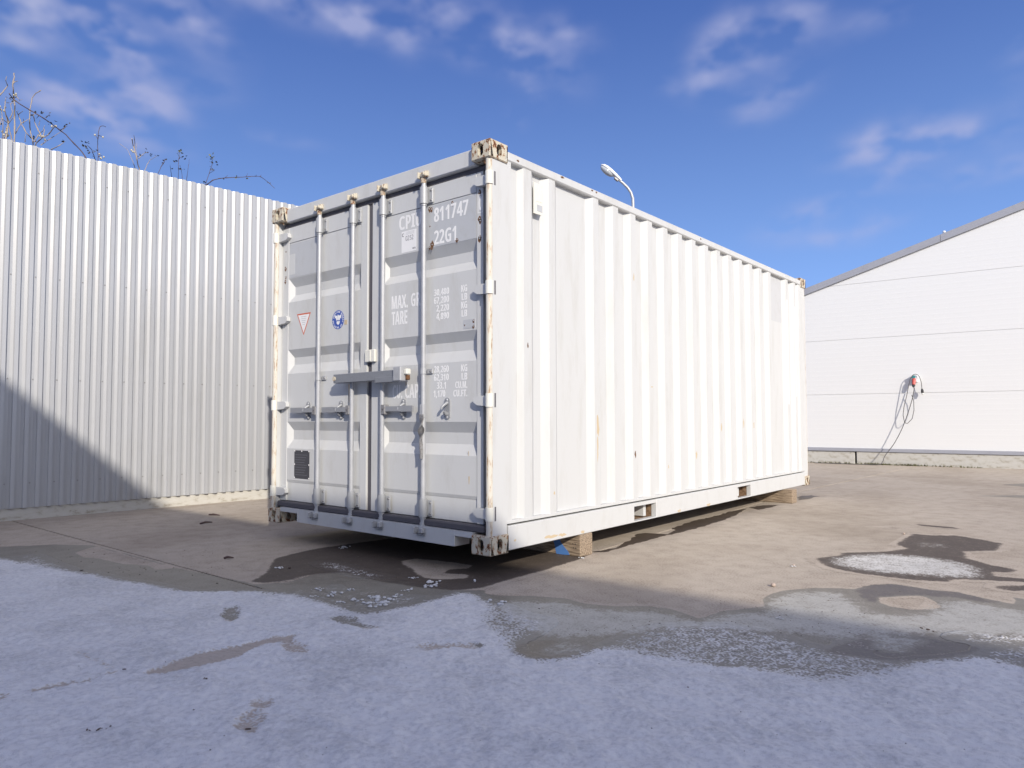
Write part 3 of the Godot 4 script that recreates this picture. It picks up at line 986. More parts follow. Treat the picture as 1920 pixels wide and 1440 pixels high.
# pressed door panel: flats with long tapering pockets
func door_panel(x0: float, x1: float, z: float) -> SurfaceTool:
	var st := mb()
	var pockets := [[1.998, 1.93, 1.862, 1.80], [1.408, 1.345, 1.285, 1.21], [0.818, 0.748, 0.672, 0.60]]
	var deep := 0.038
	var y := 2.293
	for p: Array in pockets:
		quad(st, Vector3(x0, y, z), Vector3(x1, y, z), Vector3(x1, p[0], z), Vector3(x0, p[0], z), Vector3.BACK)
		var e := 0.036
		var o := [Vector3(x0, p[0], z), Vector3(x1, p[0], z), Vector3(x1, p[3], z), Vector3(x0, p[3], z)]
		var i := [Vector3(x0 + e, p[1], z - deep), Vector3(x1 - e, p[1], z - deep), Vector3(x1 - e, p[2], z - deep), Vector3(x0 + e, p[2], z - deep)]
		facet(st, i, Vector3.BACK)
		for k in 4:
			var j := (k + 1) % 4
			facet(st, [o[k], o[j], i[j], i[k]], Vector3.BACK)
		y = p[3]
	quad(st, Vector3(x0, y, z), Vector3(x1, y, z), Vector3(x1, 0.347, z), Vector3(x0, 0.347, z), Vector3.BACK)
	quad(st, Vector3(x0, 0.347, z), Vector3(x1, 0.347, z), Vector3(x1, 0.325, z - 0.008), Vector3(x0, 0.325, z - 0.008), Vector3(0, -0.34, 0.94))
	quad(st, Vector3(x0, 2.293, z - 0.055), Vector3(x1, 2.293, z - 0.055), Vector3(x1, 0.2, z - 0.055), Vector3(x0, 0.2, z - 0.055), Vector3.FORWARD)
	return st

func write(text: String, x0: float, x1: float, y0: float, y1: float, z: float, parent: Node, m: Material, called := "marking", weight := 700, turn := Transform3D.IDENTITY) -> MeshInstance3D:
	var f := SystemFont.new()
	f.font_names = PackedStringArray(["Droid Sans"])
	f.font_weight = weight
	var t := TextMesh.new()
	t.text = text
	t.font = f
	t.font_size = 48
	t.pixel_size = 0.01
	t.depth = 0.08
	t.curve_step = 2.0
	t.horizontal_alignment = HORIZONTAL_ALIGNMENT_LEFT
	t.material = m
	var b := t.get_aabb()
	var o := MeshInstance3D.new()
	o.mesh = t
	var sx := (x1 - x0) / b.size.x
	var sy := (y1 - y0) / b.size.y
	o.transform = turn * Transform3D(Basis.from_scale(Vector3(sx, sy, 0.012)), Vector3(x0 - b.position.x * sx, y0 - b.position.y * sy, z))
	return put(called, o, parent)

func flat_poly(pts: PackedVector2Array, z: float, thick: float) -> SurfaceTool:
	var st := mb()
	prism(st, pts, Vector3(0, 0, z), Vector3.RIGHT, Vector3.UP, Vector3(0, 0, thick))
	return st

func ring_poly(cx: float, cy: float, r: float, sides := 28) -> PackedVector2Array:
	var p := PackedVector2Array()
	for k in sides: p.append(Vector2(cx + cos(TAU * k / sides) * r, cy + sin(TAU * k / sides) * r))
	return p

func rivets(parent: Node, at: Array, z: float) -> void:
	for p: Array in at:
		var rx: float = p[2] if p.size() > 2 else 0.012
		var q := PackedVector2Array()
		for k in 12:
			var a := TAU * k / 12
			q.append(Vector2(p[0] + cos(a) * rx * rng.randf_range(0.6, 1.15), p[1] - 0.004 + sin(a) * rx * rng.randf_range(0.8, 1.8)))
		obj("rust_mark", flat_poly(q, z, 0.0006), M.rust, parent)
		var st := mb()
		blob(st, Vector3(p[0], p[1], z + 0.001), Vector3(0.005, 0.005, 0.003), Basis.IDENTITY, 8, 5)
		obj("rivet", st, M.zinc, parent)

func make_container() -> void:
	var c := thing("shipping_container", "white twenty-foot steel shipping container resting on timber sleepers", "container", Vector3(0, BASE, 0))
	var cm := casting_mesh()
	for x: float in [-2.357, -0.081]:
		for y: float in [0.059, 2.532]:
			for z: float in [-0.089, -5.969]:
				again("corner_casting", cm, M.casting, c, Vector3(x, y, z))
	# posts: rounded outer edge towards the door
	for side: int in [0, 1]:
		for back: int in [0, 1]:
			# a half-round hinge bar in front, the box section behind it
			var bar := PackedVector2Array()
			for k in 13:
				var a := PI * 0.85 + PI * 1.3 * k / 12
				bar.append(Vector2(0.034 + cos(a) * 0.0225, 0.031 + sin(a) * 0.0225))
			var poly := PackedVector2Array([Vector2(0.0125, 0.17), Vector2(0.0125, 0.034), Vector2(0.055, 0.034), Vector2(0.055, 0.095), Vector2(0.082, 0.10), Vector2(0.082, 0.17)])
			var ax := Vector3(-1, 0, 0) if side == 1 else Vector3(1, 0, 0)
			var ay := Vector3(0, 0, -1) if back == 0 else Vector3(0, 0, 1)
			var o := Vector3(0.0 if side == 1 else -2.438, 0.118, 0.0 if back == 0 else -6.058)
			var st := mb()
			prism(st, poly, o, ax, ay, Vector3(0, 2.355, 0))
			var post := obj("corner_post", st, M.side_paint, c)
			st = mb()
			prism(st, bar, o, ax, ay, Vector3(0, 2.354, 0))
			obj("hinge_bar", st, M.post, post)
	# frame
	box_obj("door_header", Vector3(-2.276, 2.462, -0.16), Vector3(-0.162, 2.572, -0.038), M.paint, c, 0.006)
	var st := mb()
	prism(st, PackedVector2Array([Vector2(-2.276, 0.128), Vector2(-2.276, 0.095), Vector2(-2.03, 0.095), Vector2(-2.03, 0.028), Vector2(-0.315, 0.028), Vector2(-0.315, 0.095), Vector2(-0.162, 0.095), Vector2(-0.162, 0.128)]), Vector3(0, 0, -0.15), Vector3.RIGHT, Vector3.UP, Vector3(0, 0, 0.138))
	var sill := obj("door_sill", st, M.paint, c)
	for x: float in [-2.03, -0.315]:
		box_obj("cut_out_rim", Vector3(x - 0.006, 0.03, -0.012), Vector3(x + 0.006, 0.104, -0.006), M.paint, sill)
	box_obj("top_rail", Vector3(-0.066, 2.494, -5.882), Vector3(-0.006, 2.556, -0.176), M.side_paint, c, 0.008)
	box_obj("top_rail", Vector3(-2.432, 2.494, -5.882), Vector3(-2.372, 2.556, -0.176), M.side_paint, c, 0.008)
	# roof: shallow transverse waves
	var prof := PackedVector2Array()
	var zz := 0.16
	while zz < 5.85:
		prof.append_array(PackedVector2Array([Vector2(zz, 2.562), Vector2(zz + 0.09, 2.562), Vector2(zz + 0.105, 2.545), Vector2(zz + 0.195, 2.545)]))
		zz += 0.21
	prof.append(Vector2(5.9, 2.562))
	prof.append(Vector2(5.9, 2.535))
	prof.append(Vector2(0.16, 2.535))
	st = mb()
	prism(st, prof, Vector3(-2.375, 0, 0), Vector3(0, 0, -1), Vector3.UP, Vector3(2.312, 0, 0))
	obj("roof", st, M.side_paint, c)
	# corrugated side walls: recesses as read along the top rail
	var rec := [[0.221, 0.351], [0.434, 0.628], [0.701, 1.184], [1.256, 1.463], [1.542, 1.735]]
	var zs := 1.813
	for k in 11:
		rec.append([zs + k * 0.2772, zs + k * 0.2772 + 0.198])
	rec.append([4.864, 5.358])
	rec.append([5.432, 5.63])
	rec.append([5.705, 5.80])
	var front := PackedVector2Array([Vector2(0.10, -0.014)])
	for r: Array in rec:
		var sl := 0.058 if r[1] - r[0] > 0.15 else 0.03
		front.append_array(PackedVector2Array([Vector2(r[0], -0.014), Vector2(r[0] + sl, -0.05), Vector2(r[1] - sl, -0.05), Vector2(r[1], -0.014)]))
	front.append(Vector2(5.95, -0.014))
	var back_ := front.duplicate()
	back_.reverse()
	for p in back_: front.append(p + Vector2(0, -0.004))
	st = mb()
	prism(st, front, Vector3(0, 0.186, 0), Vector3(0, 0, -1), Vector3(1, 0, 0), Vector3(0, 2.32, 0))
	var side_mesh := st.commit()
	var wall := again("side_wall", side_mesh, M.side_paint, c, Vector3.ZERO)
	again("side_wall", side_mesh, M.side_paint, c, Vector3(-2.438, 0, -6.058), Basis(Vector3.UP, PI))
	box_obj("end_wall", Vector3(-2.36, 0.14, -6.04), Vector3(-0.08, 2.5, -6.0), M.side_paint, c)
	# floor and cross members
	box_obj("floor", Vector3(-2.37, 0.14, -5.98), Vector3(-0.07, 0.158, -0.13), M.pocket, c)
	for k in 14:
		var z := -0.45 - k * 0.39
		box_obj("cross_member", Vector3(-2.37, 0.03, z - 0.02), Vector3(-0.07, 0.138, z + 0.02), M.paint, c)
	# bottom rails with fork pockets
	for sx: float in [0.0, -2.438]:
		st = mb()
		var x0 := -0.055 if sx == 0.0 else sx + 0.004
		var x1 := -0.004 if sx == 0.0 else sx + 0.055
		for seg: Array in [[0.178, 1.73], [2.09, 3.792], [4.14, 5.88]]:
			box(st, Vector3(x0, 0.0135, -seg[1]), Vector3(x1, 0.166, -seg[0]), 0.004)
		for seg: Array in [[1.73, 2.09], [3.792, 4.14]]:
			box(st, Vector3(x0, 0.137, -seg[1] - 0.001), Vector3(x1 - 0.002, 0.1655, -seg[0] + 0.001), 0.002)
			box(st, Vector3(x0, 0.0138, -seg[1] - 0.001), Vector3(x1 - 0.002, 0.024, -seg[0] + 0.001), 0.002)
		obj("bottom_rail", st, M.paint, c)
		box_obj("wall_foot_strip", Vector3(-0.053 if sx == 0.0 else sx + 0.0115, 0.1765, -5.87), Vector3(-0.0115 if sx == 0.0 else sx + 0.053, 0.197, -0.172), M.side_paint, c, 0.002)
	for seg: Array in [[1.73, 2.09], [3.792, 4.14]]:
		st = mb()
		box(st, Vector3(-2.38, 0.1365, -seg[1]), Vector3(-0.056, 0.1395, -seg[0]), 0.0)
		box(st, Vector3(-2.38, 0.016, -seg[1] - 0.004), Vector3(-0.056, 0.136, -seg[1] - 0.0005), 0.0)
		box(st, Vector3(-2.38, 0.016, -seg[0] + 0.0005), Vector3(-0.056, 0.136, -seg[0] + 0.004), 0.0)
		box(st, Vector3(-2.38, 0.016, -seg[1]), Vector3(-0.056, 0.0215, -seg[0]), 0.0)
		obj("fork_pocket", st, M.pocket, c)
	# rust and scuffs on the side
	for s: Array in [[0.86, 0.052, 0.11, 0.30], [0.50, 0.026, 0.035, 0.2], [0.335, 0.014, 0.05, 0.25]]: pass
	var marks := [[-1.225, 0.78, 0.02, 0.09], [-1.22, 0.62, 0.012, 0.10], [-0.675, 0.33, 0.012, 0.012], [-1.775, 1.98, 0.01, 0.03], [-2.055, 1.1, 0.018, 0.006], [-2.33, 0.42, 0.01, 0.02], [-3.44, 0.75, 0.016, 0.05], [-4.0, 0.78, 0.012, 0.05], [-4.28, 0.76, 0.012, 0.04], [-1.77, 0.55, 0.012, 0.03], [-2.88, 0.5, 0.02, 0.04], [-0.39, 1.32, 0.008, 0.02]]
	for p: Array in marks:
		var q := PackedVector2Array()
		for k in 14:
			var a := TAU * k / 14
			q.append(Vector2(-p[0] + cos(a) * p[2] * rng.randf_range(0.4, 1.2), p[1] + sin(a) * p[3] * rng.randf_range(0.5, 1.2)))
		st = mb()
		prism(st, q, Vector3(-0.0142, 0, 0), Vector3(0, 0, -1), Vector3.UP, Vector3(0.0008, 0, 0))
		obj("scuff_mark", st, M.stain if rng.randf() < 0.65 else M.rust, wall)
	for p: Array in [[-0.78, 2.549, 0.05], [-1.16, 2.546, 0.03], [-1.22, 2.546, 0.025], [-0.28, 2.52, 0.03], [-3.02, 2.53, 0.03]]:
		var q := PackedVector2Array()
		for k in 12:
			var a := TAU * k / 12
			q.append(Vector2(-p[0] + cos(a) * p[2] * rng.randf_range(0.5, 1.1) * 0.5, minf(p[1], 2.54) + sin(a) * 0.010 * rng.randf_range(0.4, 1.0)))
		st = mb()
		prism(st, q, Vector3(-0.0064, 0, 0), Vector3(0, 0, -1), Vector3.UP, Vector3(0.0009, 0, 0))
		obj("rust_mark", st, M.rust, c)
	for p: Array in [[-0.62, 0.045, 0.16], [-0.75, 0.04, 0.09], [-1.0, 0.03, 0.05], [-2.5, 0.03, 0.06], [-0.24, 0.07, 0.02], [-3.1, 0.028, 0.08]]:
		var q := PackedVector2Array()
		for k in 16:
			var a := TAU * k / 16
			q.append(Vector2(-p[0] + cos(a) * p[2] * rng.randf_range(0.5, 1.1) * 0.6, p[1] + sin(a) * 0.014 * rng.randf_range(0.3, 1.0)))
		st = mb()
		prism(st, q, Vector3(-0.0044, 0, 0), Vector3(0, 0, -1), Vector3.UP, Vector3(0.0009, 0, 0))
		obj("rust_mark", st, M.stain, c)
	# small ventilator near the top
	st = mb()
	prism(st, PackedVector2Array([Vector2(0.455, 2.425), Vector2(0.56, 2.425), Vector2(0.56, 2.27), Vector2(0.535, 2.215), Vector2(0.455, 2.215)]), Vector3(-0.016, 0, 0), Vector3(0, 0, -1), Vector3.UP, Vector3(0.009, 0, 0))
	var vent := obj("ventilator", st, M.cream, c)
	box_obj("grille", Vector3(-0.0072, 2.235, -0.545), Vector3(-0.0055, 2.280, -0.485), M.grey_paint, vent, 0.0)
	for k in 3:
		box_obj("louvre", Vector3(-0.0075, 2.30, -0.49 - k * 0.022), Vector3(-0.0045, 2.40, -0.478 - k * 0.022), M.cream, vent, 0.001)
	# patch of greyer paint and white tape at the far end
	box_obj("paint_patch", Vector3(-0.0502, 1.965, -5.297), Vector3(-0.0494, 2.47, -4.925), M.patch_paint, wall, 0.0)
	box_obj("tape_strip", Vector3(-0.0142, 1.0, -5.41), Vector3(-0.0134, 2.25, -5.375), M.white_print, wall, 0.0)
	box_obj("tape_strip", Vector3(-0.0142, 1.1, -5.68), Vector3(-0.0134, 2.2, -5.655), M.white_print, wall, 0.0)
	make_doors(c)

func make_doors(c: Node3D) -> void:
	var zf := -0.07          # front of the door frames
	var zp := -0.0725        # front of the door sheets
	var zt := zp + 0.0006    # print lies on the sheets
	# rubber seals
	var st := mb()
	box(st, Vector3(-1.268, 0.13, -0.11), Vector3(-1.215, 2.462, -0.084), 0.003)
	box(st, Vector3(-2.36, 0.1285, -0.11), Vector3(-0.083, 0.172, -0.032), 0.008)
	box(st, Vector3(-2.36, 2.426, -0.11), Vector3(-0.083, 2.4615, -0.075), 0.003)
	box(st, Vector3(-2.383, 0.173, -0.115), Vector3(-2.3745, 2.425, -0.094), 0.001)
	box(st, Vector3(-0.1205, 0.173, -0.115), Vector3(-0.055, 2.425, -0.0915), 0.002)
	var seal := obj("door_seal", st, M.rubber, c)
	var doors := []
	for leaf: Array in [[-2.374, -1.268, -2.285, -1.348], [-1.215, -0.121, -1.10, -0.178]]:
		st = mb()
		box(st, Vector3(leaf[0], 0.175, -0.125), Vector3(leaf[2] - 0.0015, 2.426, zf), 0.003)
		box(st, Vector3(leaf[3] + 0.0015, 0.175, -0.125), Vector3(leaf[1], 2.426, zf), 0.003)
		box(st, Vector3(leaf[2], 2.2955, -0.125), Vector3(leaf[3], 2.4255, zf), 0.003)
		box(st, Vector3(leaf[2], 0.1755, -0.13), Vector3(leaf[3], 0.325, zf - 0.011), 0.003)
		var d := obj("door", st, M.paint, c)
		obj("door_sheet", door_panel(leaf[2], leaf[3], zp), M.paint, d)
		doors.append(d)
	var dl: Node = doors[0]
	var dr: Node = doors[1]
	# grey repaint plates
	box_obj("number_plate", Vector3(-0.645, 2.0, zp), Vector3(-0.1795, 2.288, zp + 0.0018), M.grey_paint, dr, 0.0)
	box_obj("cover_plate", Vector3(-2.283, 2.003, zp), Vector3(-1.86, 2.285, zp + 0.0018), M.grey_paint, dl, 0.0)
	box_obj("patch", Vector3(-2.275, 2.03, zp + 0.0018), Vector3(-2.2, 2.2, zp + 0.0024), M.paint, dl, 0.0)
	rivets(dr, [[-0.612, 2.27, 0.013], [-0.592, 2.265, 0.013], [-0.395, 2.268, 0.012], [-0.608, 2.155, 0.007], [-0.586, 2.02, 0.02], [-0.61, 2.005, 0.01], [-0.352, 2.015, 0.013]], zp + 0.0018)
	rivets(dr, [[-0.150, 2.292, 0.014], [-0.150, 2.12, 0.016], [-0.146, 2.105, 0.012], [-0.150, 1.99, 0.016], [-0.148, 2.0, 0.012]], zf)
	rivets(dl, [[-2.33, 2.24, 0.008], [-2.335, 2.09, 0.016], [-2.33, 2.02, 0.01], [-2.335, 1.985, 0.014]], zf)
	box_obj("small_plate", Vector3(-0.293, 1.421, zp), Vector3(-0.19, 1.479, zp + 0.0018), M.grey_paint, dr, 0.0)
	rivets(dr, [[-0.205, 1.467, 0.009], [-0.207, 1.432, 0.009], [-0.283, 1.45, 0.006]], zp + 0.0018)
	box_obj("seal_tab", Vector3(-1.54, 1.555, zp), Vector3(-1.508, 1.59, zp + 0.002), M.stain, dl, 0.0)
	# lettering
	var wp: Material = M.white_print
	var zn := zp + 0.0024
	write("CPIU", -0.924, -0.694, 2.172, 2.270, zt, dr, wp)
	write("811747", -0.569, -0.252, 2.168, 2.266, zn, dr, wp)
	write("22G1", -0.568, -0.362, 2.014, 2.110, zn, dr, wp)
	write("0", -0.158, -0.130, 2.172, 2.262, zf + 0.0006, dr, wp)
	st = mb()
	for r: Array in [[-0.168, -0.164, 2.156, 2.278], [-0.1262, -0.1222, 2.156, 2.278], [-0.164, -0.1262, 2.156, 2.160], [-0.164, -0.1262, 2.274, 2.278]]:
		box(st, Vector3(r[0], r[2], zf), Vector3(r[1], r[3], zf + 0.0009), 0.0)
	obj("check_digit_frame", st, wp, dr)
	write("MAX.", -1.0, -0.832, 1.614, 1.710, zt, dr, wp)
	write("GR.", -0.796, -0.686, 1.614, 1.710, zt, dr, wp)
	write("TARE", -0.999, -0.836, 1.503, 1.598, zt, dr, wp)
	write("NET", -0.983, -0.86, 1.095, 1.19, zt, dr, wp)
	write("CU.", -0.983, -0.885, 0.979, 1.077, zt, dr, wp)
	write("CAP.", -0.855, -0.70, 0.979, 1.077, zt, dr, wp)
	var rows := [["30,480", -0.569, "KG", -0.316], ["67,200", -0.569, "LB", -0.312], ["2,220", -0.546, "KG", -0.316], ["4,890", -0.546, "LB", -0.312]]
	for k in 4:
		var y := 1.664 - k * 0.0545
		write(rows[k][0], rows[k][1], -0.428, y - 0.006 if "," in rows[k][0] else y, y + 0.046, zt, dr, wp)
		write(rows[k][2], rows[k][3], -0.264, y, y + 0.045, zt, dr, wp)
	rows = [["28,260", -0.567, -0.43, "KG", -0.316], ["62,310", -0.567, -0.43, "LB", -0.312], ["33.1", -0.54, -0.456, "CU.M.", -0.368], ["1,170", -0.571, -0.462, "CU.FT.", -0.386]]
	for k in 4:
		var y := 1.145 - k * 0.0545
		write(rows[k][0], rows[k][1], rows[k][2], y - 0.006 if "," in rows[k][0] else y, y + 0.046, zt, dr, wp)
		write(rows[k][3], rows[k][4], -0.262, y, y + 0.045, zt, dr, wp)
	# stickers
	var lab := box_obj("paper_label", Vector3(-0.897, 2.008, zp), Vector3(-0.746, 2.158, zp + 0.0008), M.white_print, dr, 0.0)
	write("0252", -0.855, -0.775, 2.088, 2.122, zp + 0.0009, lab, M.print, "print", 400)
	write("C", -0.892, -0.872, 2.12, 2.145, zp + 0.0009, lab, M.print, "print")
	write("WS", -0.785, -0.752, 2.02, 2.032, zp + 0.0009, lab, M.print, "print")
	for k in 3: box_obj("print_line", Vector3(-0.85, 2.132 + k * 0.008, zp + 0.0007), Vector3(-0.765, 2.134 + k * 0.008, zp + 0.0012), M.grey_paint, lab, 0.0)
	var tri_o := obj("warning_sticker", flat_poly(PackedVector2Array([Vector2(-2.165, 1.693), Vector2(-1.975, 1.693), Vector2(-2.07, 1.515)]), zp, 0.0008), M.red, dl)
	obj("sticker_face", flat_poly(PackedVector2Array([Vector2(-2.149, 1.682), Vector2(-1.991, 1.682), Vector2(-2.07, 1.534)]), zp + 0.0008, 0.0004), M.white_print, tri_o)
	for k in 5: box_obj("print_line", Vector3(-2.07 - 0.038 + k * 0.005, 1.664 - k * 0.016, zp + 0.0012), Vector3(-2.07 + 0.038 - k * 0.005, 1.668 - k * 0.016, zp + 0.0015), M.grey_paint, tri_o, 0.0)
	var disc := obj("round_emblem", flat_poly(ring_poly(-1.619, 1.6, 0.0735, 36), zp, 0.0008), M.blue, dl)
	var ring_text := "AMERICAN BUREAU OF SHIPPING "
	for k in ring_text.length():
		if ring_text[k] == " ": continue
		var a := PI * 0.9 - TAU * k / ring_text.length()
		var tr := Transform3D(Basis(Vector3.BACK, a - PI * 0.5), Vector3(-1.619 + cos(a) * 0.061, 1.6 + sin(a) * 0.061, 0))
		write(ring_text[k], -0.0045 if ring_text[k] != "I" else -0.0018, 0.0045 if ring_text[k] != "I" else 0.0018, -0.0075, 0.0075, zp + 0.0009, disc, wp, "letter", 700, tr)
	# spread wings, body and shield in the middle
	for poly: PackedVector2Array in [PackedVector2Array([Vector2(-0.008, 0.03), Vector2(-0.038, 0.036), Vector2(-0.04, 0.012), Vector2(-0.026, 0.016), Vector2(-0.022, -0.006), Vector2(-0.008, 0.0)]), PackedVector2Array([Vector2(0.008, 0.03), Vector2(0.036, 0.036), Vector2(0.04, 0.006), Vector2(0.028, 0.014), Vector2(0.02, -0.008), Vector2(0.008, 0.0)]), PackedVector2Array([Vector2(-0.006, 0.04), Vector2(0.008, 0.036), Vector2(0.006, -0.006), Vector2(-0.006, -0.006)]), PackedVector2Array([Vector2(-0.018, -0.012), Vector2(0.022, -0.012), Vector2(0.018, -0.03), Vector2(0.002, -0.042), Vector2(-0.016, -0.03)])]:
		var q := PackedVector2Array()
		for p in poly: q.append(p + Vector2(-1.619, 1.6))
		obj("emblem_figure", flat_poly(q, zp + 0.0008, 0.0004), wp, disc)
	var plate := box_obj("data_plate", Vector3(-2.176, 0.362, zp), Vector3(-1.971, 0.587, zp + 0.003), M.plate, dl, 0.001)
	for p: Array in [[-2.073, 0.581], [-2.171, 0.474], [-1.976, 0.474], [-2.171, 0.368], [-1.976, 0.368], [-2.17, 0.581], [-1.977, 0.581]]:
		st = mb()
		blob(st, Vector3(p[0], p[1], zp + 0.003), Vector3(0.006, 0.006, 0.003), Basis.IDENTITY, 8, 5)
		obj("rivet", st, wp, plate)
	for k in 9: box_obj("print_line", Vector3(-2.16, 0.39 + k * 0.02, zp + 0.003), Vector3(-2.0 - (k * 7 % 4) * 0.012, 0.393 + k * 0.02, zp + 0.0034), M.print, plate, 0.0)
	# cover over the middle seal
	var gc := box_obj("seal_cover", Vector3(-1.264, 1.252, zf + 0.001), Vector3(-1.155, 1.342, zf + 0.024), M.cream, dr, 0.004)
	box_obj("rib", Vector3(-1.213, 1.257, zf + 0.024), Vector3(-1.197, 1.337, zf + 0.028), M.cream, gc, 0.002)
	# rust runs under the lock bar
	for r: Array in [[-1.475, 0.96, 1.10, 0.011, dl], [-0.845, 0.98, 1.1, 0.004, dr], [-0.245, 0.42, 0.47, 0.006, dr], [-0.25, 0.60, 0.63, 0.003, dr], [-1.33, 1.0, 1.08, 0.002, dl]]:
		st = flat_poly(PackedVector2Array([Vector2(r[0] - r[3], r[2]), Vector2(r[0] + r[3], r[2]), Vector2(r[0] + r[3] * 0.7, (r[1] + r[2]) * 0.5), Vector2(r[0] + r[3] * 0.2, r[1]), Vector2(r[0] - r[3] * 0.5, r[1]), Vector2(r[0] - r[3] * 0.8, (r[1] + r[2]) * 0.5)]), zp, 0.0006)
		obj("rust_run", st, M.stain, r[4])

	# locking rods with bearings, cams and handles
	var rx := [-1.816, -1.398, -1.055, -0.632]
	var zr := -0.036
	for k in 4:
		var x: float = rx[k]
		st = mb()
		tube(st, [Vector3(x, 0.112, zr), Vector3(x, 0.5, zr), Vector3(x, 1.2, zr), Vector3(x, 2.0, zr), Vector3(x, 2.495, zr)], [0.0165], 18)
		var rod := obj("locking_rod", st, M.zinc, c)
		for y: Array in [[2.296, 2.416], [0.181, 0.305]]:
			st = mb()
			var lo: float = y[0]
			var hi: float = y[1]
			tube(st, [Vector3(x, lo, zr), Vector3(x, lo + 0.004, zr), Vector3(x, lo + 0.0041, zr), Vector3(x, hi - 0.0041, zr), Vector3(x, hi - 0.004, zr), Vector3(x, hi, zr)], [0.023, 0.023, 0.029, 0.029, 0.023, 0.023], 18)
			box(st, Vector3(x - 0.012, lo + 0.004, zf), Vector3(x + 0.012, hi - 0.004, zr), 0.001)
			box(st, Vector3(x - 0.005, lo + 0.010, zf + 0.0005), Vector3(x + 0.064, hi - 0.008, zf + 0.014), 0.005)
			var br := obj("bearing", st, M.bearing, rod)
			for b: float in [lo + 0.028, hi - 0.026]:
				st = mb()
				blob(st, Vector3(x + 0.049, b, zf + 0.014), Vector3(0.009, 0.009, 0.007), Basis.IDENTITY, 8, 5)
				obj("bolt", st, M.steel, br)
			st = mb()
			cyl(st, Vector3(x, lo - 0.010, zr), Vector3(x, lo - 0.001, zr), 0.0205, 18)
			cyl(st, Vector3(x, hi + 0.001, zr), Vector3(x, hi + 0.008, zr), 0.0205, 18)
			obj("collar", st, M.zinc, rod)
		for up: int in [0, 1]:
			# cam on the rod end and the two lugs of its keeper on the frame
			var y := 2.492 if up == 1 else 0.098
			var zh := -0.038 if up == 1 else -0.012
			var s := 1.0 if up == 1 else -1.0
			st = mb()
			tube(st, [Vector3(x, y - s * 0.05, zr + 0.004), Vector3(x, y - s * 0.012, zr + 0.004), Vector3(x, y + s * 0.012, zr + 0.004)], [0.018, 0.021, 0.015], 14)
			box(st, Vector3(-0.012, -0.016, -0.014), Vector3(0.038, 0.012, 0.016), 0.005, Transform3D(Basis(Vector3.BACK, 0.25) * Basis(Vector3.UP, -0.25), Vector3(x + 0.004, y, zr + 0.016)))
			obj("cam", st, M.zinc if up == 0 else M.casting, rod)
			st = mb()
			box(st, Vector3(x - 0.03, y - 0.02, zh), Vector3(x - 0.019, y + 0.024, zh + 0.04), 0.003)
			box(st, Vector3(x + 0.026, y - 0.014, zh), Vector3(x + 0.05, y + 0.024, zh + 0.034), 0.006)
			box(st, Vector3(x - 0.028, y + s * 0.018, zh), Vector3(x + 0.046, y + s * 0.03, zh + 0.012), 0.003)
			obj("cam_keeper", st, M.casting if up == 1 else M.zinc, c)
		if k == 0 or k == 3:
			var y := 1.158
			st = mb()
			tube(st, [Vector3(x, y - 0.018, zr), Vector3(x, y + 0.018, zr)], [0.021], 18)
			box(st, Vector3(x + 0.008, y - 0.016, zf + 0.0005), Vector3(x + 0.062, y + 0.018, zf + 0.010), 0.005)
			var br := obj("middle_bracket", st, M.zinc, rod)
			st = mb()
			blob(st, Vector3(x + 0.045, y, zf + 0.010), Vector3(0.010, 0.010, 0.006), Basis.IDENTITY, 10, 5)
			obj("bolt", st, M.steel, br)
		# hub and lever
		var yh := 0.905
		if k < 3:
			var s := -1.0 if k < 2 else 1.0
			st = mb()
			box(st, Vector3(minf(x + s * 0.008, x + s * 0.052), yh - 0.036, zr - 0.02), Vector3(maxf(x + s * 0.008, x + s * 0.052), yh + 0.034, zr + 0.020), 0.004)
			var hub := obj("handle_hub", st, M.steel, rod)
			st = mb()
			var reach := 0.355 if k < 2 else 0.325
			var bar := [[0.04, 0.019, 0.012], [0.10, 0.017, 0.012], [0.19, 0.018, 0.010], [0.22, 0.021, 0.009], [reach, 0.020, 0.008]]
			for q in bar.size() - 1:
				var a: Array = bar[q]
				var b: Array = bar[q + 1]
				var za := zr + 0.004
				var pts := []
				for e: Array in [a, b]:
					for cn: Array in [[-1, -1], [1, -1], [1, 1], [-1, 1]]:
						pts.append(Vector3(x + s * e[0], yh + 0.004 + cn[0] * e[1], za + cn[1] * e[2]))
				for f: Array in [[0, 1, 5, 4], [1, 2, 6, 5], [2, 3, 7, 6], [3, 0, 4, 7]]:
					var mid: Vector3 = (pts[f[0]] + pts[f[2]]) * 0.5
					facet(st, [pts[f[0]], pts[f[1]], pts[f[2]], pts[f[3]]], mid - Vector3(mid.x, yh + 0.004, za))
				if q == bar.size() - 2: facet(st, [pts[4], pts[5], pts[6], pts[7]], Vector3(s, 0, 0))
			obj("handle", st, M.galvanised, rod)
			st = mb()
			blob(st, Vector3(x + s * 0.03, yh, zr + 0.020), Vector3(0.006, 0.008, 0.004), Basis.IDENTITY, 8, 5)
			obj("pin", st, M.rubber, hub)
		else:
			st = mb()
			box(st, Vector3(x - 0.012, 0.845, zr + 0.006), Vector3(x + 0.026, 0.935, zr + 0.026), 0.008)
			obj("handle_hub", st, M.zinc, rod)
			st = mb()
			# flat strap, twisted, hanging down
			var prev := []
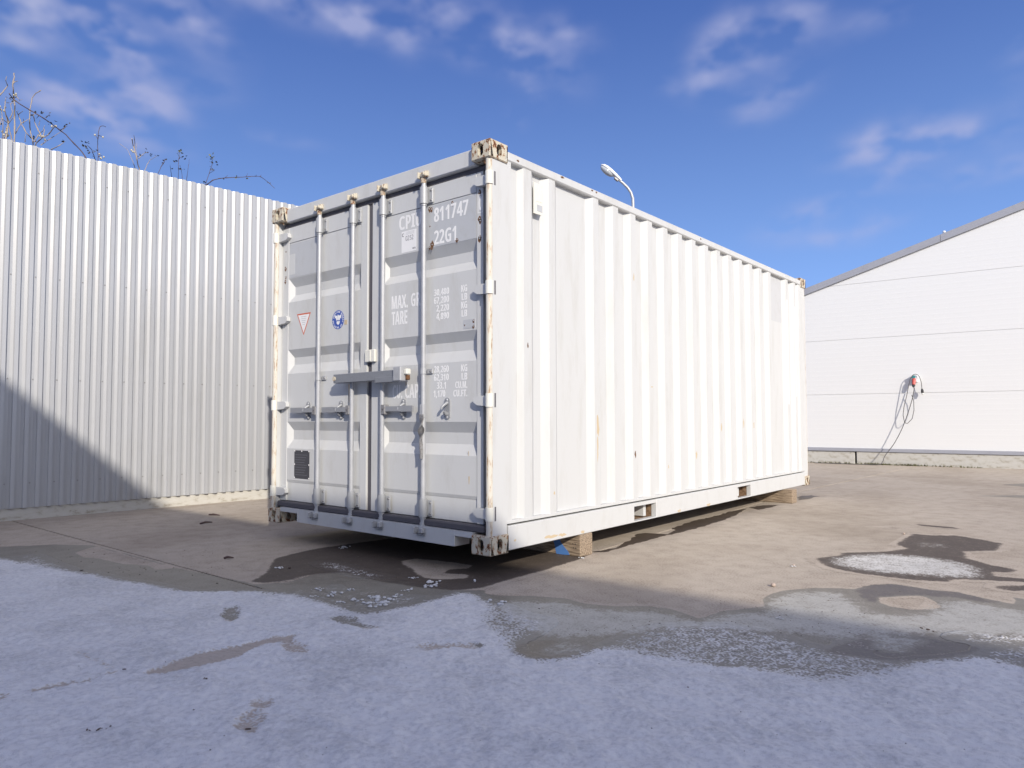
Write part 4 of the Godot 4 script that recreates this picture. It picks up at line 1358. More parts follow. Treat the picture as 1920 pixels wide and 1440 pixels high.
			for q in 25:
				var t := q / 24.0
				var y := lerpf(0.868, 0.572, t)
				var tw := PI * 1.5 * smoothstep(0.05, 0.7, t)
				var hw := lerpf(0.019, 0.011, t) + 0.006 * exp(-pow((t - 0.38) / 0.12, 2.0))
				var ax := Vector3(cos(tw), 0, sin(tw))
				var az := Vector3(-sin(tw), 0, cos(tw))
				var mid := Vector3(x + 0.010 + 0.004 * sin(t * 9.0), y, zr + 0.028)
				var ring := [mid + ax * hw + az * 0.004, mid - ax * hw + az * 0.004, mid - ax * hw - az * 0.004, mid + ax * hw - az * 0.004]
				if prev.size():
					for f in 4:
						var g := (f + 1) % 4
						facet(st, [prev[f], prev[g], ring[g], ring[f]], (prev[f] + prev[g]) * 0.5 - (prev[0] + prev[2]) * 0.5)
				else:
					facet(st, ring, Vector3.UP)
				prev = ring
			facet(st, prev, Vector3.DOWN)
			obj("handle", st, M.steel, rod)
		# retainer plate on the door
		var cx: float = [-1.986, -1.566, -0.864, -0.437][k]
		st = mb()
		var oval := PackedVector2Array()
		for p in stadium(0.05, 0.142, 20): oval.append(p + Vector2(cx, 0.906))
		prism(st, oval, Vector3(0, 0, zp), Vector3.RIGHT, Vector3.UP, Vector3(0, 0, 0.008))
		var rp := obj("handle_retainer", st, M.galvanised, dl if k < 2 else dr)
		st = mb()
		tube(st, [Vector3(cx + 0.004, 0.945, zp + 0.006), Vector3(cx - 0.002, 0.93, zp + 0.03), Vector3(cx - 0.010, 0.915, zp + 0.044), Vector3(cx - 0.014, 0.90, zp + 0.046)], [0.012, 0.010, 0.010, 0.008], 10)
		tube(st, [Vector3(cx, 0.868, zp + 0.006), Vector3(cx + 0.002, 0.876, zp + 0.028), Vector3(cx + 0.002, 0.888, zp + 0.034)], [0.017, 0.014, 0.008], 10)
		obj("hook", st, M.galvanised, rp)
		for by: float in [0.962, 0.85]:
			st = mb()
			blob(st, Vector3(cx, by, zp + 0.008), Vector3(0.010, 0.010, 0.006), Basis.IDENTITY, 10, 5)
			obj("bolt", st, M.zinc, rp)
	# hinges, four to a leaf
	for s: int in [0, 1]:
		var xk := -0.031 if s == 1 else -2.407
		var dirx := -1.0 if s == 1 else 1.0
		for y: float in [2.350, 1.657, 0.953, 0.252]:
			st = mb()
			tube(st, [Vector3(xk, y - 0.042, -0.027), Vector3(xk, y + 0.042, -0.027)], [0.0255], 16)
			var h := obj("hinge", st, M.cream, c)
			st = mb()
			var tip := 0.142 if s == 1 else 0.155
			prism(st, PackedVector2Array([Vector2(0.016, -0.038), Vector2(tip - 0.03, -0.030), Vector2(tip, -0.012), Vector2(tip, 0.016), Vector2(tip - 0.02, 0.028), Vector2(0.016, 0.030)]), Vector3(xk, y, zf + 0.002), Vector3(dirx, 0, 0), Vector3.UP, Vector3(0, 0, 0.034))
			obj("hinge_blade", st, M.paint, h)
			# slot in the post beside the knuckle
			box_obj("hinge_slot", Vector3(-0.0135 if s == 1 else -2.4265, y - 0.044, -0.066), Vector3(-0.0112 if s == 1 else -2.4242, y + 0.044, -0.0535), M.rubber, h, 0.0)

func make_lock_bar() -> void:
	var t := thing("door_lock_bar", "dark grey steel lock bar clamped across the middle container rods", "lock bar", Vector3(-1.15, BASE + 1.14, 0))
	var o := t.position
	var st := mb()
	var b := Transform3D(Basis(Vector3.BACK, 0.008), Vector3.ZERO)
	box(st, Vector3(-0.385, -0.033, -0.018), Vector3(0.33, 0.033, 0.030), 0.003, b)
	obj("bar", st, M.bar, t)
	st = mb()
	box(st, Vector3(0.10, -0.050, -0.012), Vector3(0.304, -0.012, 0.038), 0.002, b)
	obj("slide", st, M.bar, t)
	st = mb()
	box(st, Vector3(0.305, -0.048, -0.018), Vector3(0.385, 0.052, 0.05), 0.006, b)
	obj("lock_housing", st, M.zinc, t)
	st = mb()
	box(st, Vector3(0.386, -0.004, -0.018), Vector3(0.418, 0.036, 0.022), 0.006, b)
	obj("lock_cylinder", st, M.cream, t)
	st = mb()
	cyl(st, Vector3(-0.372, -0.003, 0.0295), Vector3(-0.372, -0.003, 0.038), 0.017, 12)
	obj("end_bolt", st, M.casting, t)
	st = mb()
	box(st, Vector3(0.388, -0.04, -0.018), Vector3(0.41, -0.006, 0.01), 0.004, b)
	obj("hook_plate", st, M.rust, t)
	# hooks round the two rods
	for x: float in [-0.248, 0.095]:
		st = mb()
		box(st, Vector3(x - 0.026, -0.02, -0.058), Vector3(x + 0.026, 0.02, -0.0185), 0.004)
		obj("clamp", st, M.bar, t)

func make_sleepers() -> void:
	for k in 2:
		var z: float = [-1.043, -5.212][k]
		var e: float = [0.0, 0.088][k]
		var t := thing("timber_sleeper", ["square timber sleeper with blue paint under the container's door end", "plain grey timber sleeper under the container's far end"][k], "timber", Vector3(-1.2, 0, z), "timber sleepers under the container")
		var st := mb()
		box(st, Vector3(-1.25, 0.0, -0.078), Vector3(1.2 + e, BASE + 0.0125, 0.078), 0.006)
		obj("beam", st, M.wood, t)
		if k == 0:
			var n := noise(88, 30.0, 3)
			var q := PackedVector2Array()
			for p: Array in [[0.985, 0.002], [1.03, 0.002], [1.075, 0.004], [1.10, 0.006], [1.09, 0.03], [1.06, 0.06], [1.035, 0.09], [1.02, 0.12], [1.005, 0.150], [0.96, 0.152], [0.955, 0.11], [0.965, 0.06]]:
				q.append(Vector2(p[0] + n.get_noise_2d(p[0] * 9, p[1] * 9) * 0.02, p[1]))
			st = mb()
			prism(st, q, Vector3(0, 0, 0.078), Vector3.RIGHT, Vector3.UP, Vector3(0, 0, 0.0008))
			obj("spray_paint", st, M.spray, t)
			for p: Array in [[1.135, 0.088], [1.155, 0.088], [1.14, 0.06], [1.16, 0.06]]:
				st = mb()
				prism(st, ring_poly(p[0], p[1], 0.005, 8), Vector3(0, 0, 0.078), Vector3.RIGHT, Vector3.UP, Vector3(0, 0, 0.0007))
				obj("nail_hole", st, M.black, t)

# ---------------------------------------------------------------- corrugated wall on the left
const WALL_A := Vector3(-5.37985, 0, 1.06727)
const WALL_ANG := 0.0850830
func make_wall() -> void:
	var t := thing("corrugated_wall", "tall pale grey corrugated metal wall on a stained concrete plinth", "wall", WALL_A)
	t.rotation.y = 0.0
	var d := Vector3(sin(WALL_ANG), 0, -cos(WALL_ANG))     # along the wall, away from the camera
	var n := Vector3(cos(WALL_ANG), 0, sin(WALL_ANG))      # out of the wall, towards the yard
	# one sheet: ten ribs
	var pitch := 0.105
	var front := PackedVector2Array()
	for k in 10:
		var u := k * pitch
		front.append_array(PackedVector2Array([Vector2(u, 0), Vector2(u + 0.036, 0), Vector2(u + 0.062, 0.0105), Vector2(u + 0.070, 0.028), Vector2(u + 0.1035, 0.028)]))
	front.append(Vector2(10 * pitch - 0.0008, 0.0))
	var back_ := front.duplicate()
	back_.reverse()
	for p in back_: front.append(p + Vector2(0, -0.0025))
	var st := mb()
	prism(st, front, Vector3.ZERO, d, n, Vector3(0, 3.625, 0))
	var sheet_mesh := st.commit()
	st = mb()
	for y: float in [0.24, 1.27, 2.3, 3.36]:
		for k in 5:
			var p := d * (k * 2 * pitch + 0.024) + Vector3(0, y, 0)
			cyl(st, p, p + n * 0.006, 0.0062, 8)
	var screw_mesh := st.commit()
	for k in range(-8, 10):
		var s := again("cladding_sheet", sheet_mesh, M.clad, t, d * (k * 10 * pitch) + n * (0.0026 * (posmod(k, 2))) + Vector3(0, 0.118 + 0.002 * posmod(k * 7, 3), 0))
		var sc := again("screws", screw_mesh, M.steel, s, Vector3.ZERO)
		sc.set_meta("kind", "stuff")
	st = mb()
	prism(st, PackedVector2Array([Vector2(-8.4, -0.006), Vector2(10.5, -0.006), Vector2(10.5, -0.16), Vector2(-8.4, -0.16)]), Vector3(0, -0.01, 0), d, n, Vector3(0, 0.165, 0))
	obj("plinth", st, M.plinth, t)
	st = mb()
	for y: float in [1.38, 2.42, 3.48]:
		prism(st, PackedVector2Array([Vector2(-8.4, -0.004), Vector2(10.5, -0.004), Vector2(10.5, -0.06), Vector2(-8.4, -0.06)]), Vector3(0, y - 0.03, 0), d, n, Vector3(0, 0.06, 0))
	obj("back_rails", st, M.steel, t)

# a bush behind the wall: twigs drawn on an upright plane half a metre behind it
func bush(called: String, label: String, twigs: Array, tips: Array, bark: Material, off: float) -> void:
	var n := Vector3(cos(WALL_ANG), 0, sin(WALL_ANG))
	var d0 := WALL_A.dot(n) - off
	var foot := on_plane(twigs[0][0][0], twigs[0][0][1], n, d0)
	foot.y = 0.0
	var t := thing(called, label, "shrub", foot, "bare shrubs behind the corrugated wall")
	var first := true
	for tw: Array in twigs:
		var pts := []
		var rad := []
		var w: float = tw[1] if tw[1] is float else 0.006
		var line: Array = tw[2]
		for k in range(0, line.size(), 2):
			var p := on_plane(line[k], line[k + 1], n, d0 + 0.10 * sin(line[k] * 0.37 + line[k + 1] * 0.11))
			pts.append(p - foot)
		# carry on below the wall's top to the ground
		var low: Vector3 = pts[0]
		if tw.size() > 3:
			pts.push_front(Vector3(low.x * 0.5, low.y * 0.5, low.z * 0.5))
			pts.push_front(Vector3(rng.randf_range(-0.05, 0.05), 0.0, rng.randf_range(-0.05, 0.05)))
		# smooth and roughen
		var cur := Curve3D.new()
		for k in pts.size():
			var a: Vector3 = pts[maxi(k - 1, 0)]
			var b: Vector3 = pts[mini(k + 1, pts.size() - 1)]
			cur.add_point(pts[k], (a - b) * 0.16, (b - a) * 0.16)
		var total := cur.get_baked_length()
		var sm := []
		var steps := clampi(int(total / 0.03), 4, 130)
		for k in steps + 1:
			var f := float(k) / steps
			sm.append(cur.sample_baked(total * f) + Vector3(rng.randf_range(-1, 1), 0, rng.randf_range(-1, 1)) * 0.0025)
			rad.append(lerpf(w, w * 0.4, f) * (1.0 + (0.35 if k % 5 == 0 else 0.0)))
		var st := mb()
		tube(st, sm, rad, 6)
		obj("stem" if tw.size() > 3 else "twig", st, bark, t)
		first = false
	for tp: Array in tips:
		var at := on_plane(tp[0], tp[1], n, d0) - foot
		if tp[4] == "bud":
			for k in int(tp[2]):
				var c: Vector3 = at + Vector3(rng.randf_range(-1, 1), rng.randf_range(-1, 1), rng.randf_range(-1, 1)) * tp[3]
				var bst := mb()
				blob(bst, c, Vector3(0.011, 0.013, 0.011), Basis.IDENTITY, 6, 4)
				obj("bud", bst, M.bud, t)
			continue
		var st := mb()
		for k in int(tp[2]):      # small folded leaves
			var c: Vector3 = at + Vector3(rng.randf_range(-1, 1), rng.randf_range(-1, 1), rng.randf_range(-1, 1)) * tp[3]
			var a := Vector3(rng.randf_range(-1, 1), rng.randf_range(-0.4, 0.8), rng.randf_range(-1, 1)).normalized()
			var b := a.cross(Vector3(rng.randf_range(-1, 1), 1, rng.randf_range(-1, 1))).normalized()
			var up := a.cross(b)
			var l := rng.randf_range(0.022, 0.042)
			var w := l * 0.33
			facet(st, [c, c + a * l * 0.5 + b * w + up * 0.005, c + a * l], up)
			facet(st, [c, c + a * l * 0.5 - b * w + up * 0.005, c + a * l], up)
		var tuft := obj("leaf_tuft", st, {"dark": M.leaf_dark, "green": M.leaf_green}[tp[4]], t)
		tuft.set_meta("kind", "stuff")

func make_bushes() -> void:
	# T: crop of the corner, U: crop of the whole wall top
	var T := func(a: Array) -> Array:
		var r := []
		for k in range(0, a.size(), 2): r.append_array([a[k] / 6.857, 120 + a[k + 1] / 6.857])
		return r
	var U := func(a: Array) -> Array:
		var r := []
		for k in range(0, a.size(), 2): r.append_array([a[k] / 3.5556, 100 + a[k + 1] / 3.5556])
		return r
	var mk := func(f: Callable, list: Array) -> Array:
		var r := []
		for e: Array in list:
			var l: Array = f.call(e[1])
			var w: Array = [[l[0], l[1]], e[0], l]
			if e.size() > 2: w.append(true)
			r.append(w)
		return r
	bush("bare_shrub", "tall pale bare shrub with upright knotty stem above the wall", mk.call(T, [
		[0.013, [185, 1000, 185, 700, 190, 560, 178, 440, 170, 330, 160, 260, 185, 180, 180, 120], 1],
		[0.006, [0, 400, 60, 330, 100, 280, 70, 210, 85, 160]], [0.005, [160, 255, 190, 225, 230, 218]],
		[0.009, [30, 1000, 40, 780, 25, 640, 15, 570], 1], [0.008, [70, 1000, 110, 740, 60, 600, 75, 440]],
		[0.006, [160, 1000, 110, 790, 60, 620]], [0.006, [40, 1000, 95, 790, 170, 690]], [0.005, [195, 900, 265, 770, 400, 690]],
		[0.005, [130, 700, 160, 620, 130, 500]], [0.006, [-40, 900, 0, 780, 20, 700]], [0.005, [100, 760, 20, 700, -40, 690]], [0.004, [180, 440, 220, 420, 250, 470, 285, 455]], [0.005, [10, 590, -20, 560, -50, 570]], [0.004, [170, 470, 130, 530]]]),
		[[30, 177, 3, 0.02, "bud"], [18, 185, 3, 0.02, "dark"], [23, 190, 3, 0.02, "dark"], [3, 205, 3, 0.03, "bud"], [5, 245, 5, 0.05, "bud"], [4, 232, 3, 0.02, "dark"]], M.bark_pale, 0.5)
	bush("bare_shrub", "pale branching bare shrub with hooked tips above the wall", mk.call(T, [
		[0.010, [430, 1050, 420, 980, 385, 860, 380, 720, 390, 560, 410, 450, 440, 390, 525, 340], 1],
		[0.006, [400, 950, 350, 900, 280, 780, 235, 650, 295, 603]], [0.007, [545, 945, 490, 850, 450, 760, 430, 660, 445, 640]],
		[0.012, [450, 1080, 470, 1010, 540, 950, 620, 910, 690, 820, 712, 790], 1], [0.005, [530, 1040, 600, 990, 770, 880, 850, 800]],
		[0.005, [440, 1000, 500, 900, 560, 850, 575, 790]], [0.005, [660, 1100, 760, 1050, 840, 990]], [0.004, [500, 790, 510, 740, 515, 705]], [0.004, [590, 690, 630, 650]], [0.004, [235, 650, 215, 610, 240, 600]], [0.004, [300, 760, 300, 700]], [0.004, [320, 1000, 325, 930, 330, 890]], [0.004, [560, 910, 575, 850, 560, 820]]]),
		[[60, 216, 4, 0.025, "dark"], [92, 214, 3, 0.02, "dark"], [125, 237, 5, 0.03, "dark"], [64, 262, 4, 0.03, "dark"], [122, 264, 2, 0.01, "dark"], [102, 238, 3, 0.02, "bud"], [79, 258, 4, 0.03, "bud"]], M.bark_pale, 0.42)
	bush("bramble_cane", "long dark arching bramble cane leaning over the wall", mk.call(T, [
		[0.011, [1140, 1260, 1100, 1195, 1030, 1100, 930, 1000, 850, 910, 770, 850, 640, 750, 500, 660, 380, 590, 250, 510, 170, 455, 120, 380], 1],
		[0.004, [640, 750, 600, 740]], [0.004, [770, 850, 830, 820, 860, 800]], [0.004, [500, 660, 470, 700]]]),
		[[95, 230, 4, 0.03, "dark"], [80, 215, 3, 0.02, "dark"], [20, 187, 3, 0.03, "dark"]], M.bark_dark, 0.3)
	bush("bare_shrub", "slender sprig with pale buds and a drooping tip above the wall", mk.call(U, [
		[0.007, [660, 760, 655, 705, 650, 620, 655, 540, 665, 490, 685, 482, 705, 490], 1], [0.005, [640, 720, 610, 640, 580, 612]], [0.004, [655, 570, 635, 545]], [0.004, [655, 545, 680, 555, 688, 562]], [0.004, [655, 690, 680, 680]]]),
		[[163, 272, 8, 0.04, "dark"], [168, 286, 3, 0.02, "dark"], [193, 257, 1, 0.0, "bud"], [178, 253, 1, 0.0, "bud"], [190, 294, 4, 0.03, "bud"], [180, 290, 5, 0.04, "dark"]], M.bark_dark, 0.5)
	bush("bare_shrub", "broken forked stem with side shoots above the wall", mk.call(U, [
		[0.012, [935, 830, 930, 775, 910, 700, 890, 620, 880, 570], 1], [0.004, [910, 790, 890, 735, 850, 640, 795, 600]], [0.004, [925, 700, 960, 665, 990, 658]], [0.005, [895, 640, 900, 600, 893, 545]], [0.004, [960, 790, 1000, 710, 1048, 685]], [0.004, [915, 690, 905, 650, 912, 600]]]),
		[[277, 286, 7, 0.035, "dark"], [294, 293, 3, 0.01, "dark"], [264, 292, 3, 0.02, "dark"], [250, 283, 3, 0.03, "bud"]], M.bark_pale, 0.5)
	bush("bare_shrub", "single thin dark twig leaning above the wall", mk.call(U, [[0.006, [1040, 850, 1050, 805, 1075, 755, 1100, 705], 1], [0.003, [1075, 755, 1095, 730]]]), [[307, 304, 2, 0.01, "dark"], [309, 299, 2, 0.01, "dark"]], M.bark_dark, 0.5)
	bush("bare_shrub", "upright twigs with green leaf tuft above the wall", mk.call(U, [[0.006, [1192, 890, 1190, 840, 1190, 750, 1195, 660], 1], [0.003, [1215, 860, 1213, 800, 1200, 750]], [0.003, [1240, 890, 1242, 850, 1255, 760, 1262, 705]], [0.004, [1146, 870, 1145, 825, 1133, 745]], [0.003, [1195, 690, 1215, 700]]]),
		[[336, 285, 12, 0.03, "green"], [341, 294, 4, 0.03, "dark"], [334, 310, 5, 0.05, "dark"], [341, 318, 3, 0.02, "dark"]], M.bark_dark, 0.5)
	bush("bare_shrub", "twig with green tuft and long spray reaching past the wall end", mk.call(U, [[0.007, [1360, 930, 1365, 885, 1395, 800, 1415, 740, 1415, 690], 1], [0.006, [1365, 885, 1420, 845, 1500, 830, 1620, 825, 1735, 820, 1790, 860, 1830, 900]], [0.003, [1500, 830, 1518, 812]], [0.003, [1640, 824, 1650, 800]], [0.003, [1735, 820, 1742, 810]], [0.003, [1395, 800, 1430, 780]]]),
		[[398, 294, 12, 0.03, "green"], [401, 304, 5, 0.04, "dark"], [394, 316, 5, 0.03, "dark"], [443, 333, 3, 0.02, "green"], [462, 337, 2, 0.02, "green"], [503, 342, 3, 0.02, "dark"], [480, 330, 2, 0.02, "dark"], [386, 344, 5, 0.03, "dark"], [420, 335, 2, 0.02, "dark"]], M.bark_dark, 0.45)

# ---------------------------------------------------------------- halls
func make_hall() -> void:
	var ang := deg_to_rad(2.5)
	var t := thing("white_hall", "low white gabled hall with grey roof trim and concrete plinth", "building", Vector3(0, 0, -13.30))
	t.rotation.y = ang
	# own axes: x along the front, z out of it
	var eave := -5.5
	var ridge := 8.2
	var fin := 21.9
	var roof_y := func(x: float) -> float: return 3.715 + 0.3065 * ((x + 2.25) if x < ridge else (2.0 * ridge - x + 2.25))
	var edges := [0.33, 1.486, 2.670, 3.862, 5.05, 6.24, 7.4]
	var micro := []
	for k in 6:
		for side: int in [0, 1]:
			var lo: float = edges[k]
			var hi: float = edges[k + 1]
			var xa := eave if side == 0 else ridge + 0.004
			var xb := ridge - 0.004 if side == 0 else fin
			var quad_ := PackedVector2Array([Vector2(xa, lo + 0.0032), Vector2(xb, lo + 0.0032), Vector2(xb, hi - 0.0032), Vector2(xa, hi - 0.0032)])
			var under := PackedVector2Array([Vector2(xa, -1), Vector2(xb, -1), Vector2(xb, roof_y.call(xb)), Vector2(xa, roof_y.call(xa))])
			for piece in Geometry2D.intersect_polygons(quad_, under):
				var st := mb()
				prism(st, piece, Vector3(0, 0, -0.10), Vector3.RIGHT, Vector3.UP, Vector3(0, 0, 0.10))
				# fine ribs rolled into the panel face
				var y := lo + 0.1
				while y < hi - 0.05:
					var x0 := 1e9
					var x1 := -1e9
					for x: float in [xa, xb]:
						if roof_y.call(x) > y + 0.03:
							x0 = minf(x0, x)
							x1 = maxf(x1, x)
					if x1 == xb and x0 == xb and side == 0: x0 = (y + 0.04 - 3.715) / 0.3065 - 2.25
					if x1 == xa and side == 1: x1 = 2.0 * ridge + 2.25 - (y + 0.04 - 3.715) / 0.3065
					if x1 > x0 + 0.1: box(st, Vector3(x0 + 0.01, y - 0.016, -0.01), Vector3(x1 - 0.01, y + 0.016, 0.0006), 0.0005)
					y += 0.1
				obj("wall_panel", st, M.hall, t)
	var st := mb()
	prism(st, PackedVector2Array([Vector2(eave, 0.27), Vector2(fin, 0.27), Vector2(fin, roof_y.call(fin) - 0.02), Vector2(ridge, roof_y.call(ridge) - 0.02), Vector2(eave, roof_y.call(eave) - 0.02)]), Vector3(0, 0, -18.0), Vector3.RIGHT, Vector3.UP, Vector3(0, 0, 17.885))
	obj("hall_body", st, M.flashing, t)
	st = mb()
	prism(st, PackedVector2Array([Vector2(eave, 0.34), Vector2(fin, 0.34), Vector2(fin, roof_y.call(fin) - 0.02), Vector2(ridge, roof_y.call(ridge) - 0.02), Vector2(eave, roof_y.call(eave) - 0.02)]), Vector3(0, 0, -0.04), Vector3.RIGHT, Vector3.UP, Vector3(0, 0, 0.028))
	obj("joint_filler", st, M.cream, t)
	# verge trim in lengths
	for side: int in [0, 1]:
		var x := eave - 0.15
		while x < ridge:
			var x2 := minf(x + 3.03, ridge)
			var a := Vector2(x, roof_y.call(x))
			var b := Vector2(x2, roof_y.call(x2))
			if side == 1:
				a.x = 2.0 * ridge - a.x
				b.x = 2.0 * ridge - b.x
			st = mb()
			prism(st, PackedVector2Array([a, b - (b - a) * 0.002, b + Vector2(0, 0.142) - (b - a) * 0.002, a + Vector2(0, 0.142)]), Vector3(0, 0, -0.25), Vector3.RIGHT, Vector3.UP, Vector3(0, 0, 0.30))
			obj("verge_trim", st, M.flashing, t)
			x = x2
	st = mb()
	prism(st, PackedVector2Array([Vector2(eave - 0.2, roof_y.call(eave - 0.2) + 0.02), Vector2(ridge, roof_y.call(ridge) + 0.02), Vector2(fin + 0.2, roof_y.call(fin + 0.2) + 0.02), Vector2(fin + 0.2, roof_y.call(fin + 0.2) + 0.12), Vector2(ridge, roof_y.call(ridge) + 0.12), Vector2(eave - 0.2, roof_y.call(eave - 0.2) + 0.12)]), Vector3(0, 0, -18.2), Vector3.RIGHT, Vector3.UP, Vector3(0, 0, 17.949))
	obj("roof", st, M.roof, t)
	box_obj("base_flashing", Vector3(eave, 0.262, -0.11), Vector3(fin, 0.331, 0.035), M.flashing, t, 0.004)
	for seg: Array in [[-5.5, -1.30], [-1.26, 4.7], [4.74, 10.7], [10.74, 21.9]]:
		box_obj("plinth_block", Vector3(seg[0], -0.01, -0.2), Vector3(seg[1], 0.2615, 0.004 if seg[0] < -5.0 else 0.012), M.plinth, t, 0.006)
	st = mb()
	blob(st, Vector3(0.47, 4.72, 0.0), Vector3(0.03, 0.03, 0.03), Basis.IDENTITY, 8, 6)
	cyl(st, Vector3(0.47, 4.6, 0.0), Vector3(0.47, 4.72, 0.0), 0.01, 6)
	obj("roof_bolt", st, M.lamp_white, t)

	# socket box with its cables; own place on the wall
	var n := Vector3(sin(ang), 0, cos(ang))
	var dw := n.dot(Vector3(0, 0, -13.30))
	var S := func(x: float, y: float, off: float) -> Vector3: return on_plane(1640 + x / 6.545, 680 + y / 6.545, n, dw + off)
	var at: Vector3 = S.call(500, 200, 0.0)
	var b := Transform3D(Basis(Vector3.UP, ang), Vector3.ZERO)
	var s := thing("socket_box", "small white power socket box with teal lid and red plug on the hall wall", "socket", at)
	st = mb()
	box(st, Vector3(-0.05, -0.07, 0.003), Vector3(0.05, 0.075, 0.085), 0.008, b)
	obj("housing", st, M.lamp_white, s)
	st = mb()
	box(st, Vector3(-0.048, 0.012, 0.086), Vector3(0.012, 0.066, 0.105), 0.006, b)
	obj("lid", st, M.teal, s)
	st = mb()
	tube(st, [b * Vector3(-0.015, -0.01, 0.075), b * Vector3(-0.016, -0.05, 0.11), b * Vector3(-0.018, -0.12, 0.125)], [0.036, 0.034, 0.03], 14)
	obj("red_plug", st, M.plug_red, s)
	st = mb()
	tube(st, [b * Vector3(-0.018, -0.1205, 0.125), b * Vector3(-0.02, -0.15, 0.128), b * Vector3(-0.022, -0.175, 0.13)], [0.031, 0.028, 0.014], 14)
	obj("plug_grip", st, M.black, s)
	var run := func(pts: Array, r: float) -> SurfaceTool:
		var cur := Curve3D.new()
		for k in pts.size():
			var a: Vector3 = pts[maxi(k - 1, 0)]
			var e: Vector3 = pts[mini(k + 1, pts.size() - 1)]
			cur.add_point(pts[k], (a - e) * 0.17, (e - a) * 0.17)
		var sm := []
		var total := cur.get_baked_length()
		for k in 61: sm.append(cur.sample_baked(total * k / 60.0))
		var stt := mb()
		tube(stt, sm, [r], 8)
		return stt
	var low := on_ground(1640 - 2 / 6.545, 680 + 1262 / 6.545)
	var pts := [S.call(487, 312, 0.13), S.call(465, 430, 0.15), S.call(415, 600, 0.17), S.call(340, 800, 0.19), S.call(235, 1000, 0.20), S.call(120, 1150, 0.22), Vector3(low.x + 0.12, 0.03, low.y + 0.0), Vector3(low.x - 0.2, 0.012, low.y - 0.05), Vector3(low.x - 1.2, 0.012, low.y - 0.02)]
	var cable := thing("power_cable", "dark cable running from the red plug down to the ground", "cable", Vector3(low.x, 0, low.y))
	for k in pts.size(): pts[k] -= cable.position
	obj("cord", run.call(pts, 0.0075), M.cable, cable)
	pts = [S.call(30, 1245, 0.10), S.call(140, 1110, 0.16), S.call(240, 985, 0.17), S.call(330, 790, 0.16), S.call(372, 745, 0.15), S.call(430, 728, 0.13), S.call(475, 640, 0.10), S.call(482, 540, 0.08), S.call(462, 440, 0.09), S.call(455, 395, 0.10)]
	pts = [S.call(455, 395, 0.11), S.call(478, 470, 0.09), S.call(483, 580, 0.08), S.call(460, 690, 0.10), S.call(400, 748, 0.12), S.call(368, 738, 0.12), S.call(348, 640, 0.11), S.call(362, 530, 0.11), S.call(395, 400, 0.12), S.call(415, 290, 0.12), S.call(438, 195, 0.12), S.call(470, 148, 0.11), S.call(510, 138, 0.11), S.call(548, 168, 0.11), S.call(572, 240, 0.10), S.call(580, 320, 0.09)]
	var cable2 := thing("power_cable", "dark looped cable hung over the socket box with a loose plug", "cable", at)
	var plug_at: Vector3 = pts[pts.size() - 1]
	for k in pts.size(): pts[k] -= at
	obj("cord", run.call(pts, 0.0065), M.cable, cable2)
	st = mb()
	tube(st, [plug_at - at, S.call(584, 345, 0.09) - at, S.call(588, 372, 0.09) - at], [0.014, 0.026, 0.024], 10)
	obj("plug", st, M.black, cable2)
	st = mb()
	tube(st, [S.call(588, 373, 0.09) - at, S.call(590, 392, 0.1) - at], [0.018, 0.018], 10)
	obj("plug_tip", st, M.cream, cable2)

	# weeds and dirt along the plinth
	st = mb()
	rng.seed = 91
	for k in 420:
		var u := pow(rng.randf(), 0.8)
		var x := lerpf(-3.6, 1.0, u)
		if rng.randf() < 0.35: x = on_ground(lerpf(1600, 1720, rng.randf()), 876).x
		var p := Vector3(x, 0.0, -13.30 - tan(ang) * x + 0.03 + absf(rng.randfn(0.0, 0.07)))
		var h := rng.randf_range(0.012, 0.05)
		var a := rng.randf() * TAU
		var side := Vector3(cos(a), 0, sin(a)) * rng.randf_range(0.008, 0.02)
		var lean := Vector3(rng.randf_range(-1, 1), 0, rng.randf_range(-1, 1)) * 0.03
		facet(st, [p - side, p + side, p + lean + Vector3(0, h, 0)], Vector3(side.z, 0.2, -side.x))
	var weeds := obj("weeds", st, M.moss)
	tag(weeds, "low weeds and moss along the foot of the white hall", "weeds", "", "stuff")

func make_back_hall() -> void:
	# the hall behind the photographer: its eave draws the shadow edge over yard and corrugated wall
	var h := 7.5
	var z := -0.48 + h / 0.9
	var t := thing("tall_hall", "tall pale panelled hall behind the yard that shades the snow", "building", Vector3(14.0, 0, z))
	for k in 6:
		box_obj("wall_panel", Vector3(-9.5, 0.3 + k * 1.2, 0.05), Vector3(5.0, 0.3 + (k + 1) * 1.2 - 0.008, 0.15), M.hall, t, 0.004)
	box_obj("plinth", Vector3(-9.5, -0.01, 0.04), Vector3(5.0, 0.299, 0.2), M.plinth, t, 0.01)
	var st := mb()
	box(st, Vector3(-9.45, 0.0, 0.151), Vector3(4.95, h - 0.05, 14.0), 0.0)
	obj("hall_body", st, M.flashing, t)
	box_obj("eave_trim", Vector3(-9.6, h - 0.16, 0.0), Vector3(5.1, h, 0.3), M.flashing, t, 0.01)
	box_obj("roof", Vector3(-9.55, h - 0.04, 0.301), Vector3(5.05, h - 0.005, 14.1), M.roof, t, 0.0)

